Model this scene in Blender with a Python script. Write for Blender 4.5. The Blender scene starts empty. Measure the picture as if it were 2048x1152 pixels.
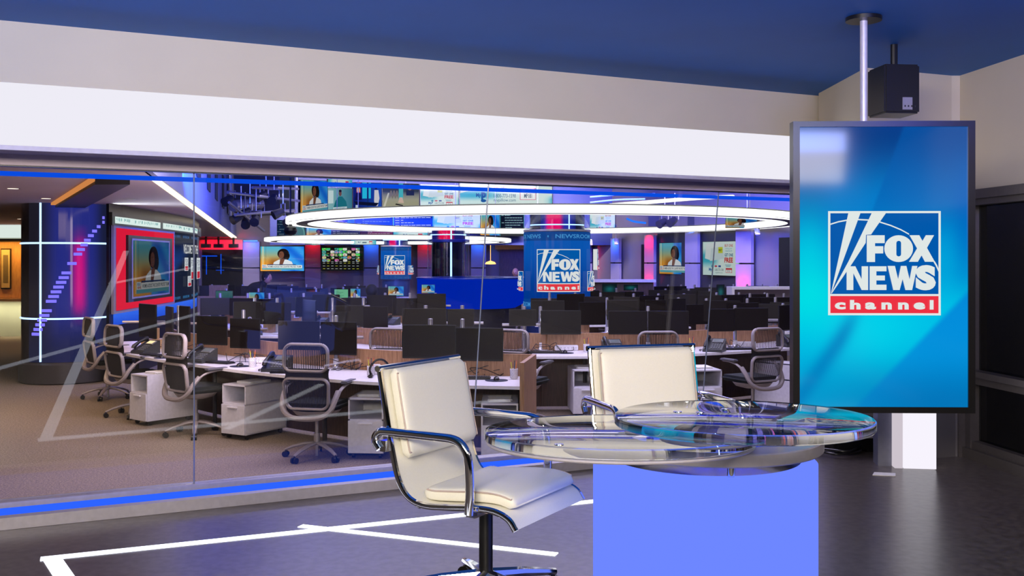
import bpy, bmesh, math, random
from mathutils import Vector, Matrix
from mathutils.geometry import tessellate_polygon
random.seed(7)
S = bpy.context.scene
C = S.collection
PI = math.pi
R = math.radians
# ------------------------------------------------------------------ camera, world, exposure, large lights
F, HY, HC = 2000.0, 520.0, 1.9          # focal length in px of the 2048 frame, horizon row, lens height
SF = 0.58                                # studio platform level above the newsroom carpet
cd = bpy.data.cameras.new('camera'); cam = bpy.data.objects.new('camera', cd); C.objects.link(cam)
cam.location = (0, 0, HC); cam.rotation_euler = (R(90), 0, 0)
cd.sensor_width = 36; cd.lens = 36*F/2048; cd.shift_y = -(576-HY)/2048; cd.clip_end = 200
S.camera = cam
w = bpy.data.worlds.new('world'); S.world = w; w.use_nodes = True
w.node_tree.nodes['Background'].inputs[0].default_value = (0.62, 0.58, 0.68, 1)
w.node_tree.nodes['Background'].inputs[1].default_value = 0.22
S.view_settings.view_transform = 'Standard'; S.view_settings.look = 'None'
S.view_settings.exposure = 0.0; S.view_settings.gamma = 1.0
S.cycles.use_denoising = True
S.cycles.max_bounces = 7; S.cycles.transparent_max_bounces = 24
S.cycles.transmission_bounces = 7; S.cycles.diffuse_bounces = 3; S.cycles.glossy_bounces = 4
S.cycles.caustics_reflective = False; S.cycles.caustics_refractive = False
S.cycles.sample_clamp_indirect = 4.0

def lin(c):
    o = []
    for v in c[:3]:
        v = v/255.0
        o.append(v/12.92 if v <= 0.04045 else ((v+0.055)/1.055)**2.4)
    return o

def area(name, loc, target, sx, sy, power, color, spread=None):
    l = bpy.data.lights.new(name, 'AREA'); l.shape = 'RECTANGLE'; l.size = sx; l.size_y = sy
    l.energy = power; l.color = lin(color)
    if spread: l.spread = R(spread)
    o = bpy.data.objects.new(name, l); C.objects.link(o); o.location = loc
    d = Vector(target)-Vector(loc); o.rotation_euler = d.to_track_quat('-Z', 'Y').to_euler()
    return o
def spot(name, loc, target, power, color, ang=70, blend=.6, rad=.05):
    l = bpy.data.lights.new(name, 'SPOT'); l.energy = power; l.color = lin(color)
    l.spot_size = R(ang); l.spot_blend = blend; l.shadow_soft_size = rad
    o = bpy.data.objects.new(name, l); C.objects.link(o); o.location = loc
    d = Vector(target)-Vector(loc); o.rotation_euler = d.to_track_quat('-Z', 'Y').to_euler()
    return o
# newsroom overhead panels (above what the glass lets one see)
area('newsroom_panel', (0.5, 10.8, 4.5), (0.3, 11.4, 0), 7, 3, 430, (222, 212, 250))
area('newsroom_panel', (0.5, 16.5, 4.6), (0.5, 17, 0), 9, 4, 480, (222, 214, 250))
area('newsroom_panel', (-1.0, 25, 4.6), (0, 27, 0), 10, 5, 430, (222, 212, 250))
area('newsroom_back_panel', (-3.0, 31.0, 4.9), (-3.0, 38, 1.4), 12, .8, 1500, (230, 218, 238), 85)
area('newsroom_side_panel', (3.4, 24.5, 4.6), (6.4, 29.5, 1.2), 6, 1.0, 170, (230, 218, 240), 85)
area('newsroom_warm_panel', (-3.4, 8.6, 2.70), (-4.4, 9.9, 0), 2.6, 1.6, 52, (255, 222, 186), 150)
area('newsroom_warm_panel', (-6.0, 11.6, 2.70), (-6.2, 13.2, 0), 1.5, 1.5, 38, (255, 218, 180), 150)
# studio key and wash
area('studio_key_panel', (-1.0, -0.8, 3.05), (0.2, 4.2, 1.1), 2.6, 1.0, 400, (255, 241, 218))
area('studio_fill_panel', (2.2, 0.2, 3.05), (2.6, 6.0, 1.6), 1.6, 0.8, 75, (255, 236, 214))
area('studio_wall_wash', (-0.6, 2.4, 2.86), (0.6, 7.2, 2.9), 4.4, .2, 12, (255, 230, 186), 90)
area('blue_ceiling_wash', (-0.6, 2.6, 2.80), (-0.4, 5.0, 3.15), 6.0, .15, 34, (90, 140, 255), 80)  # unseen lamp added to tint the studio ceiling blue
area('blue_side_wash', (2.5, 3.0, 3.0), (3.2, 6.0, 2.9), .6, .2, 7, (50, 80, 255), 90)

_o1 = 'first second third fourth fifth sixth seventh eighth ninth tenth eleventh twelfth thirteenth fourteenth fifteenth sixteenth seventeenth eighteenth nineteenth'.split()
def nth(k):      # 1 -> 'first'
    if k <= 19: return _o1[k-1]
    t = {2: 'twent', 3: 'thirt', 4: 'fort', 5: 'fift'}[k//10]
    return t+'ieth' if k % 10 == 0 else t+'y-'+_o1[k % 10-1]
# ------------------------------------------------------------------ pixel helpers: photo pixel -> place in the room
def at(px, py, D): return Vector(((px-1024)/F*D, D, HC-(py-HY)/F*D))
def XD(px, D): return ((px-1024)/F*D, D)
U = Vector((1, .48, 0)).normalized(); N = Vector((U.y, -U.x, 0)); P0 = Vector((0, 6.47, 0))
GA = math.atan(.48); LEAN = .14; GT = 2.395
def L(s, off, z): return P0 + U*s + N*off + Vector((0, 0, z))
def goff(z): return -LEAN*(GT-z)/(GT-SF)
def glass_hit(px, py):
    d = Vector(((px-1024)/F, 1, -(py-HY)/F)); o = Vector((0, 0, HC))
    k = LEAN/(GT-SF)                       # off = -k*(GT-z)
    a = (o-P0).dot(N); b = d.dot(N)
    t = (-k*(GT-HC) - a)/(b - k*d.z)
    p = o + d*t
    return p, (p-P0).dot(U)

# ------------------------------------------------------------------ materials
MC = {}
def mat(name, c, rough=.6, metal=0.0, bump=0.0, scale=30.0, var=.06, spec=.5, coat=0.0):
    key = name
    if key in MC: return MC[key]
    m = bpy.data.materials.new(name); m.use_nodes = True; nt = m.node_tree
    b = nt.nodes['Principled BSDF']; b.inputs['Roughness'].default_value = rough; b.inputs['Metallic'].default_value = metal
    b.inputs['Specular IOR Level'].default_value = spec; b.inputs['Coat Weight'].default_value = coat
    tc = nt.nodes.new('ShaderNodeTexCoord'); n = nt.nodes.new('ShaderNodeTexNoise'); n.inputs['Scale'].default_value = scale
    n.inputs['Detail'].default_value = 3
    r = nt.nodes.new('ShaderNodeValToRGB'); l = lin(c)
    r.color_ramp.elements[0].position = .3; r.color_ramp.elements[1].position = .7
    r.color_ramp.elements[0].color = [v*(1-var) for v in l]+[1]; r.color_ramp.elements[1].color = [min(1, v*(1+var)) for v in l]+[1]
    nt.links.new(tc.outputs['Object'], n.inputs['Vector']); nt.links.new(n.outputs['Fac'], r.inputs['Fac'])
    nt.links.new(r.outputs['Color'], b.inputs['Base Color'])
    if bump:
        bp = nt.nodes.new('ShaderNodeBump'); bp.inputs['Strength'].default_value = bump; bp.inputs['Distance'].default_value = .01
        nt.links.new(n.outputs['Fac'], bp.inputs['Height']); nt.links.new(bp.outputs['Normal'], b.inputs['Normal'])
    MC[key] = m; return m
def emis(name, c, st=1.0, sample=False):
    if name in MC: return MC[name]
    m = bpy.data.materials.new(name); m.use_nodes = True; nt = m.node_tree; nt.nodes.clear()
    e = nt.nodes.new('ShaderNodeEmission'); o = nt.nodes.new('ShaderNodeOutputMaterial')
    e.inputs[0].default_value = lin(c)+[1]; e.inputs[1].default_value = st
    nt.links.new(e.outputs[0], o.inputs[0])
    if not sample: m.cycles.emission_sampling = 'NONE'
    MC[name] = m; return m
def wood(name, c1, c2, scale=6, rough=.5):
    if name in MC: return MC[name]
    m = bpy.data.materials.new(name); m.use_nodes = True; nt = m.node_tree; b = nt.nodes['Principled BSDF']
    b.inputs['Roughness'].default_value = rough
    tc = nt.nodes.new('ShaderNodeTexCoord'); mp = nt.nodes.new('ShaderNodeMapping'); mp.inputs['Scale'].default_value = (scale*4, scale*4, scale*.35)
    n = nt.nodes.new('ShaderNodeTexNoise'); n.inputs['Scale'].default_value = 3; n.inputs['Detail'].default_value = 5
    r = nt.nodes.new('ShaderNodeValToRGB'); r.color_ramp.elements[0].position = .35; r.color_ramp.elements[1].position = .65
    r.color_ramp.elements[0].color = lin(c1)+[1]; r.color_ramp.elements[1].color = lin(c2)+[1]
    nt.links.new(tc.outputs['Object'], mp.inputs[0]); nt.links.new(mp.outputs[0], n.inputs['Vector']); nt.links.new(n.outputs['Fac'], r.inputs[0])
    nt.links.new(r.outputs[0], b.inputs['Base Color']); MC[name] = m; return m
def carpet():
    m = mat('carpet', (142, 128, 112), .95, 0, .6, 45, .22, .1)
    nt = m.node_tree
    n2 = nt.nodes.new('ShaderNodeTexNoise'); n2.inputs['Scale'].default_value = 85; n2.inputs['Detail'].default_value = 2
    tc = nt.nodes.new('ShaderNodeTexCoord'); nt.links.new(tc.outputs['Object'], n2.inputs['Vector'])
    mx = nt.nodes.new('ShaderNodeMix'); mx.data_type = 'RGBA'; mx.blend_type = 'MULTIPLY'; mx.inputs[0].default_value = .8
    cr = nt.nodes.new('ShaderNodeValToRGB'); cr.color_ramp.elements[0].position = .35; cr.color_ramp.elements[1].position = .65
    cr.color_ramp.elements[0].color = (.5, .5, .5, 1); cr.color_ramp.elements[1].color = (1.2, 1.2, 1.2, 1)
    nt.links.new(n2.outputs['Fac'], cr.inputs[0])
    b = nt.nodes['Principled BSDF']; src = b.inputs['Base Color'].links[0].from_socket
    nt.links.new(src, mx.inputs[6]); nt.links.new(cr.outputs[0], mx.inputs[7]); nt.links.new(mx.outputs[2], b.inputs['Base Color'])
    return m
def thin_glass(name, tint=(1, 1, 1), ior=1.5, rough=0.0):
    if name in MC: return MC[name]
    m = bpy.data.materials.new(name); m.use_nodes = True; nt = m.node_tree; nt.nodes.clear()
    t = nt.nodes.new('ShaderNodeBsdfTransparent'); t.inputs[0].default_value = (*tint, 1)
    g = nt.nodes.new('ShaderNodeBsdfGlossy'); g.inputs['Roughness'].default_value = rough
    f = nt.nodes.new('ShaderNodeFresnel'); ge = nt.nodes.new('ShaderNodeNewGeometry'); mr = nt.nodes.new('ShaderNodeMapRange')
    mr.inputs['To Min'].default_value = ior; mr.inputs['To Max'].default_value = 1/ior; nt.links.new(ge.outputs['Backfacing'], mr.inputs['Value']); nt.links.new(mr.outputs[0], f.inputs[0])
    x = nt.nodes.new('ShaderNodeMixShader'); o = nt.nodes.new('ShaderNodeOutputMaterial')
    nt.links.new(f.outputs[0], x.inputs[0]); nt.links.new(t.outputs[0], x.inputs[1]); nt.links.new(g.outputs[0], x.inputs[2]); nt.links.new(x.outputs[0], o.inputs[0])
    MC[name] = m; return m
def acrylic():
    if 'clear_acrylic' in MC: return MC['clear_acrylic']
    m = bpy.data.materials.new('clear_acrylic'); m.use_nodes = True; b = m.node_tree.nodes['Principled BSDF']
    b.inputs['Base Color'].default_value = (.93, .97, 1, 1); b.inputs['Roughness'].default_value = .0
    b.inputs['Transmission Weight'].default_value = 1; b.inputs['IOR'].default_value = 1.49
    MC['clear_acrylic'] = m; return m
def screen_mat():
    if 'screen_image' in MC: return MC['screen_image']
    m = bpy.data.materials.new('screen_image'); m.use_nodes = True; nt = m.node_tree; nt.nodes.clear()
    a = nt.nodes.new('ShaderNodeAttribute'); a.attribute_name = 'Col'
    e = nt.nodes.new('ShaderNodeEmission'); g = nt.nodes.new('ShaderNodeBsdfGlossy'); g.inputs['Roughness'].default_value = .08
    ad = nt.nodes.new('ShaderNodeMixShader'); ad.inputs[0].default_value = .03
    o = nt.nodes.new('ShaderNodeOutputMaterial'); e.inputs[1].default_value = 1.0
    nt.links.new(a.outputs['Color'], e.inputs[0]); nt.links.new(e.outputs[0], ad.inputs[1]); nt.links.new(g.outputs[0], ad.inputs[2]); nt.links.new(ad.outputs[0], o.inputs[0])
    m.cycles.emission_sampling = 'NONE'; MC['screen_image'] = m; return m

M_ = dict(
 white=mat('white_laminate', (226, 222, 228), .35), whitecab=mat('white_cabinet_paint', (214, 212, 222), .4),
 wood=wood('walnut_veneer', (140, 102, 70), (176, 134, 98)), dwood=wood('dark_walnut', (66, 50, 42), (88, 68, 58)),
 lwood=wood('light_oak', (190, 150, 110), (212, 172, 128)),
 black=mat('black_plastic', (16, 15, 16), .35), bezel=mat('screen_black', (17, 11, 8), .38, spec=.3), dark=mat('dark_grey', (42, 41, 44), .5),
 mesh=mat('charcoal_mesh', (38, 34, 36), .8), cush=mat('dark_green_grey_fabric', (30, 36, 38), .9, bump=.2),
 grey=mat('light_grey_plastic', (146, 137, 138), .38), alu=mat('brushed_aluminium', (176, 172, 178), .32, .7),
 chrome=mat('chrome', (235, 235, 238), .06, 1.0, var=.01), cream=mat('cream_leather', (252, 249, 236), .42, bump=.05, scale=200, var=.02),
 sidec=mat('mauve_piping_leather', (206, 186, 178), .5), wallc=mat('cream_wall_paint', (208, 196, 168), .7, scale=3, var=.02),
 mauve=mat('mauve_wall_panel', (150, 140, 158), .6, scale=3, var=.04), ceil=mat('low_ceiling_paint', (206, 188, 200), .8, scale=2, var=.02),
 blueceil=mat('upper_wall_paint', (140, 146, 190), .7, scale=2, var=.05), frame=mat('header_paint', (206, 190, 212), .5, scale=3, var=.03),
 winframe=mat('bronze_grey_metal', (92, 86, 84), .4, .5), silver=mat('satin_silver', (196, 190, 200), .4, .25),
 phone=mat('phone_charcoal', (48, 50, 50), .4), paper=mat('paper', (236, 234, 230), .8), skin=mat('brown_skin', (96, 62, 48), .5),
 lskin=mat('light_skin', (178, 128, 108), .5), cloth=mat('black_cloth', (22, 20, 24), .9), gcloth=mat('grey_cloth', (70, 68, 74), .9), hair=mat('dark_hair', (14, 11, 11), .7),
 studio=wood('grey_laminate_floor', (76, 69, 68), (98, 90, 87), 2, .28),
)
E_ = dict(
 ring=emis('ring_white', (255, 255, 255), 1.5, True), soft=emis('lightbox_white', (238, 236, 246), 1.0, True),
 led=emis('led_line', (170, 205, 255), 2.2), warm=emis('warm_led', (255, 232, 196), 2.2, True), ledw=emis('led_column_white', (242, 238, 248), 1.05, True),
 blue=emis('blue_led', (10, 80, 235), 1.0, True), drum=emis('blue_diffuser', (104, 128, 252), 1.12, True), bluefloor=emis('blue_floor_diffuser', (40, 88, 240), 1.3, True),
 down=emis('downlight_lens', (255, 236, 210), 2.5), orange=emis('amber_cove', (236, 150, 84), .8, True), cool=emis('cool_cove', (220, 232, 225), 1.1, True),
 counter=emis('blue_counter', (0, 40, 190), .8, True), phone=emis('phone_screen', (255, 226, 170), 1.3), red=emis('red_led', (255, 30, 70), 1.1, True),
)

# ------------------------------------------------------------------ mesh helpers
class MB:
    def __init__(s): s.v = []; s.f = []; s.m = []; s.mats = []
    def mi(s, m):
        if m not in s.mats: s.mats.append(m)
        return s.mats.index(m)
    def add(s, vs, fs, m=None):
        o = len(s.v); s.v += [tuple(v) for v in vs]; s.f += [tuple(i+o for i in f) for f in fs]
        s.m += [s.mi(m) if m else 0]*len(fs); return s
    def box(s, x0, x1, y0, y1, z0, z1, m=None, T=None, bev=0):
        if bev:
            bm = bmesh.new(); bmesh.ops.create_cube(bm, size=1)
            bmesh.ops.scale(bm, vec=(x1-x0, y1-y0, z1-z0), verts=bm.verts); bmesh.ops.translate(bm, vec=((x0+x1)/2, (y0+y1)/2, (z0+z1)/2), verts=bm.verts)
            bmesh.ops.bevel(bm, geom=bm.edges[:], offset=bev, segments=2, affect='EDGES')
            bm.verts.index_update(); vs = [v.co.copy() for v in bm.verts]; fs = [[v.index for v in f.verts] for f in bm.faces]; bm.free()
        else:
            vs = [Vector(p) for p in ((x0,y0,z0),(x1,y0,z0),(x1,y1,z0),(x0,y1,z0),(x0,y0,z1),(x1,y0,z1),(x1,y1,z1),(x0,y1,z1))]
            fs = [(3,2,1,0),(4,5,6,7),(0,1,5,4),(1,2,6,5),(2,3,7,6),(3,0,4,7)]
        if T: vs = [T @ v for v in vs]
        return s.add(vs, fs, m)
    def cyl(s, a, b, r, r2=None, n=16, m=None, caps=True):
        return s.tube([a, b], r, n=n, m=m, radii=[r, r if r2 is None else r2], caps=caps)
    def tube(s, pts, r, n=8, closed=False, m=None, radii=None, flat=1.0, caps=True, up=None):
        pts = [Vector(p) for p in pts]; k = len(pts); vs = []; fs = []
        nrm = None
        for i, p in enumerate(pts):
            if closed: t = pts[(i+1) % k]-pts[i-1]
            else: t = pts[min(i+1, k-1)]-pts[max(i-1, 0)]
            t.normalize()
            if nrm is None:
                ref = Vector(up) if up else (Vector((0, 0, 1)) if abs(t.z) < .9 else Vector((1, 0, 0)))
                nrm = (ref-t*ref.dot(t)).normalized()
            else:
                if up: nrm = Vector(up)
                nrm = (nrm-t*nrm.dot(t)).normalized()
            b = t.cross(nrm); rr = radii[i] if radii else r
            for j in range(n):
                a = 2*PI*j/n; vs.append(p+nrm*(math.cos(a)*rr*flat)+b*(math.sin(a)*rr))
        for i in range(k if closed else k-1):
            for j in range(n):
                a = i*n+j; b2 = i*n+(j+1) % n; c = ((i+1) % k)*n+(j+1) % n; d = ((i+1) % k)*n+j
                fs.append((a, b2, c, d))
        if not closed and caps: fs.append(tuple(range(n-1, -1, -1))); fs.append(tuple((k-1)*n+j for j in range(n)))
        return s.add(vs, fs, m)
    def prism(s, poly, z0, z1, m=None):
        n = len(poly); vs = [Vector((x, y, z0)) for x, y in poly]+[Vector((x, y, z1)) for x, y in poly]
        tri = tessellate_polygon([[Vector((x, y, 0)) for x, y in poly]])
        fs = [tuple(i+n for i in t) for t in tri]+[tuple(reversed(t)) for t in tri]
        fs += [(i, (i+1) % n, (i+1) % n+n, i+n) for i in range(n)]
        return s.add(vs, fs, m)
    def lathe(s, prof, c=(0, 0), n=32, m=None, sx=1, sy=1):
        vs = []; fs = []; k = len(prof)
        for r, z in prof:
            for j in range(n):
                a = 2*PI*j/n; vs.append(Vector((c[0]+math.cos(a)*r*sx, c[1]+math.sin(a)*r*sy, z)))
        for i in range(k-1):
            for j in range(n): fs.append((i*n+j, i*n+(j+1) % n, (i+1)*n+(j+1) % n, (i+1)*n+j))
        return s.add(vs, fs, m)
    def disc(s, c, r, n=24, m=None, sx=1, sy=1, flip=False):
        vs = [Vector((c[0]+math.cos(2*PI*j/n)*r*sx, c[1]+math.sin(2*PI*j/n)*r*sy, c[2])) for j in range(n)]
        f = list(range(n)); return s.add(vs, [tuple(reversed(f)) if flip else tuple(f)], m)
    def ball(s, c, r, n=12, m=None, sc=(1, 1, 1)):
        vs = []; fs = []
        for i in range(1, n):
            t = PI*i/n
            for j in range(n): vs.append(Vector((c[0]+r*sc[0]*math.sin(t)*math.cos(2*PI*j/n), c[1]+r*sc[1]*math.sin(t)*math.sin(2*PI*j/n), c[2]+r*sc[2]*math.cos(t))))
        for i in range(n-2):
            for j in range(n): fs.append((i*n+j, (i+1)*n+j, (i+1)*n+(j+1) % n, i*n+(j+1) % n))
        fs.append(tuple(range(n))); fs.append(tuple(reversed([(n-2)*n+j for j in range(n)])))
        return s.add(vs, fs, m)
    def xf(s, T): s.v = [tuple(T @ Vector(v)) for v in s.v]; return s
    def build(s, name, m=None, parent=None, smooth=35, loc=None):
        me = bpy.data.meshes.new(name); me.from_pydata(s.v, [], s.f)
        ms = s.mats or ([m] if m else [])
        for x in (s.mats if s.mats else ms): me.materials.append(x)
        if s.mats: me.polygons.foreach_set('material_index', s.m)
        bm = bmesh.new(); bm.from_mesh(me); bmesh.ops.recalc_face_normals(bm, faces=bm.faces); bm.to_mesh(me); bm.free()
        if smooth:
            me.polygons.foreach_set('use_smooth', [True]*len(me.polygons)); me.set_sharp_from_angle(angle=R(smooth))
        me.update(); o = bpy.data.objects.new(name, me); C.objects.link(o)
        if parent: o.parent = parent
        if loc: o.location = loc
        return o
def tag(o, label=None, cat=None, group=None, kind=None):
    if label: o['label'] = label
    if cat: o['category'] = cat
    if group: o['group'] = group
    if kind: o['kind'] = kind
    return o
def empty(name, loc=(0, 0, 0), rz=0, label=None, cat=None, group=None):
    o = bpy.data.objects.new(name, None); C.objects.link(o); o.location = loc; o.rotation_euler = (0, 0, rz); o.empty_display_size = .1
    return tag(o, label, cat, group)
def struct(o): o['kind'] = 'structure'; return o
KIDS = {}
def copy_tree(o, parent=None):
    c = o.copy(); C.objects.link(c); c.parent = parent
    for ch in o.children: copy_tree(ch, c)
    return c
class Proto:
    def __init__(s, fn): s.fn = fn; s.root = None
    def put(s, loc, rz=0, label=None, group=None, scale=None, rx=0):
        if s.root is None: s.root = s.fn(); o = s.root
        else: o = copy_tree(s.root)
        o.location = loc; o.rotation_euler = (rx, 0, rz)
        o.scale = scale if scale else (1, 1, 1)
        if label: o['label'] = label
        if group: o['group'] = group
        elif 'group' in o and o is not s.root: del o['group']
        return o
def rrect(w_, h_, r, n=6, taper=0):
    pts = []
    for cx, cz, a0 in ((w_/2-r, h_/2-r, 0), (-w_/2+r, h_/2-r, 90), (-w_/2+r, -h_/2+r, 180), (w_/2-r, -h_/2+r, 270)):
        for i in range(n+1):
            a = R(a0+90*i/n); x = cx+r*math.cos(a); z = cz+r*math.sin(a)
            pts.append((x*(1+taper*z/h_), z))
    return pts
def catmull(pts, n=6):
    P = [Vector(p) for p in pts]; P = [P[0]*2-P[1]]+P+[P[-1]*2-P[-2]]; out = []
    for i in range(1, len(P)-2):
        a, b, c, d = P[i-1:i+3]
        for k in range(n):
            t = k/n; out.append(.5*((2*b)+(c-a)*t+(2*a-5*b+4*c-d)*t*t+(3*b-a-3*c+d)*t**3))
    out.append(P[-2]); return out

# ------------------------------------------------------------------ text and screen pictures
_tc = {}
def glyphs(txt, off=0.0, res=3):
    k = (txt, off, res)
    if k in _tc: return _tc[k]
    cu = bpy.data.curves.new('t', 'FONT'); cu.body = txt; cu.offset = off; cu.resolution_u = res; cu.fill_mode = 'FRONT' if hasattr(cu, 'fill_mode') else cu.fill_mode
    ob = bpy.data.objects.new('t', cu); C.objects.link(ob)
    dg = bpy.context.evaluated_depsgraph_get(); me = ob.evaluated_get(dg).to_mesh()
    vs = [(v.co.x, v.co.y) for v in me.vertices]; fs = [tuple(p.vertices) for p in me.polygons]
    ob.evaluated_get(dg).to_mesh_clear(); bpy.data.objects.remove(ob); bpy.data.curves.remove(cu)
    if vs:
        x0 = min(v[0] for v in vs); x1 = max(v[0] for v in vs); y0 = min(v[1] for v in vs); y1 = max(v[1] for v in vs)
        vs = [((x-x0)/(x1-x0), (y-y0)/(y1-y0)) for x, y in vs]; asp = (x1-x0)/(y1-y0)
    else: asp = 1
    _tc[k] = (vs, fs, asp); return _tc[k]
class Pic:
    """a picture shown by a screen or printed on a sign; u,v in 0..1, v up; fn(u,v,off) gives the place on the sign's own surface"""
    def __init__(s, fn, eps=.001, dim=1.0): s.fn = fn; s.v = []; s.f = []; s.c = []; s.k = 0; s.eps = eps; s.dim = dim
    def _add(s, uv, fs, c, cols=None):
        o = len(s.v); s.v += [s.fn(u, v, s.k*s.eps) for u, v in uv]; s.f += [tuple(i+o for i in f) for f in fs]
        if cols: s.c += cols
        else: s.c += [lin(c)]*len(uv)
        s.k += 1
    def grid(s, nx, ny, cf, x0=0, y0=0, x1=1, y1=1):
        uv = []; cols = []
        for j in range(ny+1):
            for i in range(nx+1):
                a, b = i/nx, j/ny; uv.append((x0+(x1-x0)*a, y0+(y1-y0)*b)); cols.append(lin(cf(a, b)))
        s._add(uv, [(j*(nx+1)+i, j*(nx+1)+i+1, (j+1)*(nx+1)+i+1, (j+1)*(nx+1)+i) for j in range(ny) for i in range(nx)], None, cols)
    def rect(s, x0, y0, x1, y1, c, n=1):
        s.grid(n, 1, lambda a, b: c, x0, y0, x1, y1)
    def poly(s, pts, c):
        tri = tessellate_polygon([[Vector((p[0], p[1], 0)) for p in pts]]); s._add(pts, [tuple(t) for t in tri], c)
    def ell(s, cx, cy, rx, ry, c, n=20, rot=0):
        s.poly([(cx+rx*math.cos(2*PI*i/n)*math.cos(rot)-ry*math.sin(2*PI*i/n)*math.sin(rot), cy+ry*math.sin(2*PI*i/n)*math.cos(rot)+rx*math.cos(2*PI*i/n)*math.sin(rot)) for i in range(n)], c)
    def text(s, t, x0, y0, x1, y1, c, off=0.0, res=2):
        vs, fs, asp = glyphs(t, off, res)
        s._add([(x0+(x1-x0)*x, y0+(y1-y0)*y) for x, y in vs], fs, c)
    def build(s, name, parent):
        me = bpy.data.meshes.new(name); me.from_pydata([tuple(v) for v in s.v], [], s.f); me.materials.append(screen_mat())
        ca = me.color_attributes.new('Col', 'FLOAT_COLOR', 'POINT'); d = s.dim
        ca.data.foreach_set('color', [x for c in s.c for x in (c[0]*d, c[1]*d, c[2]*d, 1.0)])
        me.update(); o = bpy.data.objects.new(name, me); C.objects.link(o); o.parent = parent
        return o
def mixc(a, b, t): t = max(0, min(1, t)); return tuple(a[i]+(b[i]-a[i])*t for i in range(3))
def sm(x, a, b): t = max(0, min(1, (x-a)/(b-a))); return t*t*(3-2*t)

def logo(p, x0, y0, x1, y1, blue=(0, 96, 182), red=(245, 58, 72), white=(236, 240, 240)):
    W, H = 1005.0, 935.0
    def q(x, y): return (x0+(x1-x0)*x/W, y1-(y1-y0)*y/H)
    def rc(a, b, c, d, col): A = q(a, d); B = q(c, b); p.rect(A[0], A[1], B[0], B[1], col, 4)
    rc(0, 0, W, H, white); rc(20, 19, 984, 744, blue); rc(20, 762, 984, 916, red)
    arc = [(20, 118), (90, 96), (160, 83), (270, 76), (350, 80), (460, 98), (560, 130), (650, 168), (722, 208)]
    arc2 = [(945, 452), (966, 488), (984, 535)]
    for A in (arc, arc2):
        up = [(x, y-6) for x, y in A]; dn = [(x, y+6) for x, y in A]
        if A is arc2: up = [(x+5, y-3) for x, y in A[:-1]]+[(984, 520)]; dn = [(x-7, y+4) for x, y in A[:-1]]+[(984, 548)]
        p.poly([q(*t) for t in up+dn[::-1]], white)
    p.poly([q(*t) for t in [(179, 19), (287, 19), (30, 728), (24, 738)]], white)
    p.poly([q(*t) for t in [(387, 19), (514, 19), (382, 210), (337, 213), (334, 285), (202, 487), (160, 487), (157, 553), (29, 742), (25, 738), (180, 452)]], white)
    # FOX
    p.poly([q(*t) for t in [(343, 217), (503, 217), (503, 288), (417, 288), (417, 315), (490, 315), (490, 380), (417, 380), (417, 457), (343, 457)]], white)
    cx, cy = 627, 337; A = q(cx-128, cy+120); B = q(cx+128, cy-120)
    p.ell((A[0]+B[0])/2, (A[1]+B[1])/2, (B[0]-A[0])/2, (B[1]-A[1])/2, white, 36)
    slot = [(cx+21*math.cos(R(a)), cy-50-20*math.sin(R(a))) for a in range(0, 181, 20)]+[(cx-21*math.cos(R(a)), cy+50+20*math.sin(R(a))) for a in range(0, 181, 20)]
    p.poly([q(*t) for t in slot], blue)
    p.poly([q(*t) for t in [(722, 217), (810, 217), (838, 268), (868, 217), (941, 217), (878, 330), (948, 455), (860, 455), (830, 398), (797, 455), (718, 455), (790, 335)]], white)
    # NEWS
    p.poly([q(*t) for t in [(162, 495), (240, 495), (296, 610), (296, 495), (354, 495), (354, 708), (296, 708), (222, 558), (222, 708), (162, 708)]], white)
    p.poly([q(*t) for t in [(367, 495), (517, 495), (517, 540), (427, 540), (427, 578), (503, 578), (503, 622), (427, 622), (427, 660), (517, 660), (517, 708), (367, 708)]], white)
    p.poly([q(*t) for t in [(527, 492), (592, 492), (620, 610), (645, 492), (694, 492), (722, 612), (745, 492), (792, 492), (745, 708), (685, 708), (660, 610), (634, 708), (577, 708)]], white)
    A = q(775, 710); B = q(955, 484); p.text('S', A[0], A[1], B[0], B[1], white, .07, 4)
    for ch, a, b in (('c', 55, 152), ('h', 190, 285), ('a', 325, 422), ('n', 470, 562), ('n', 618, 712), ('e', 755, 858), ('l', 898, 932)):
        top = 797 if ch in 'hl' else 818; A = q(a, 882); B = q(b, top); p.text(ch, A[0], A[1], B[0], B[1], white, .05, 3)

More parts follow.
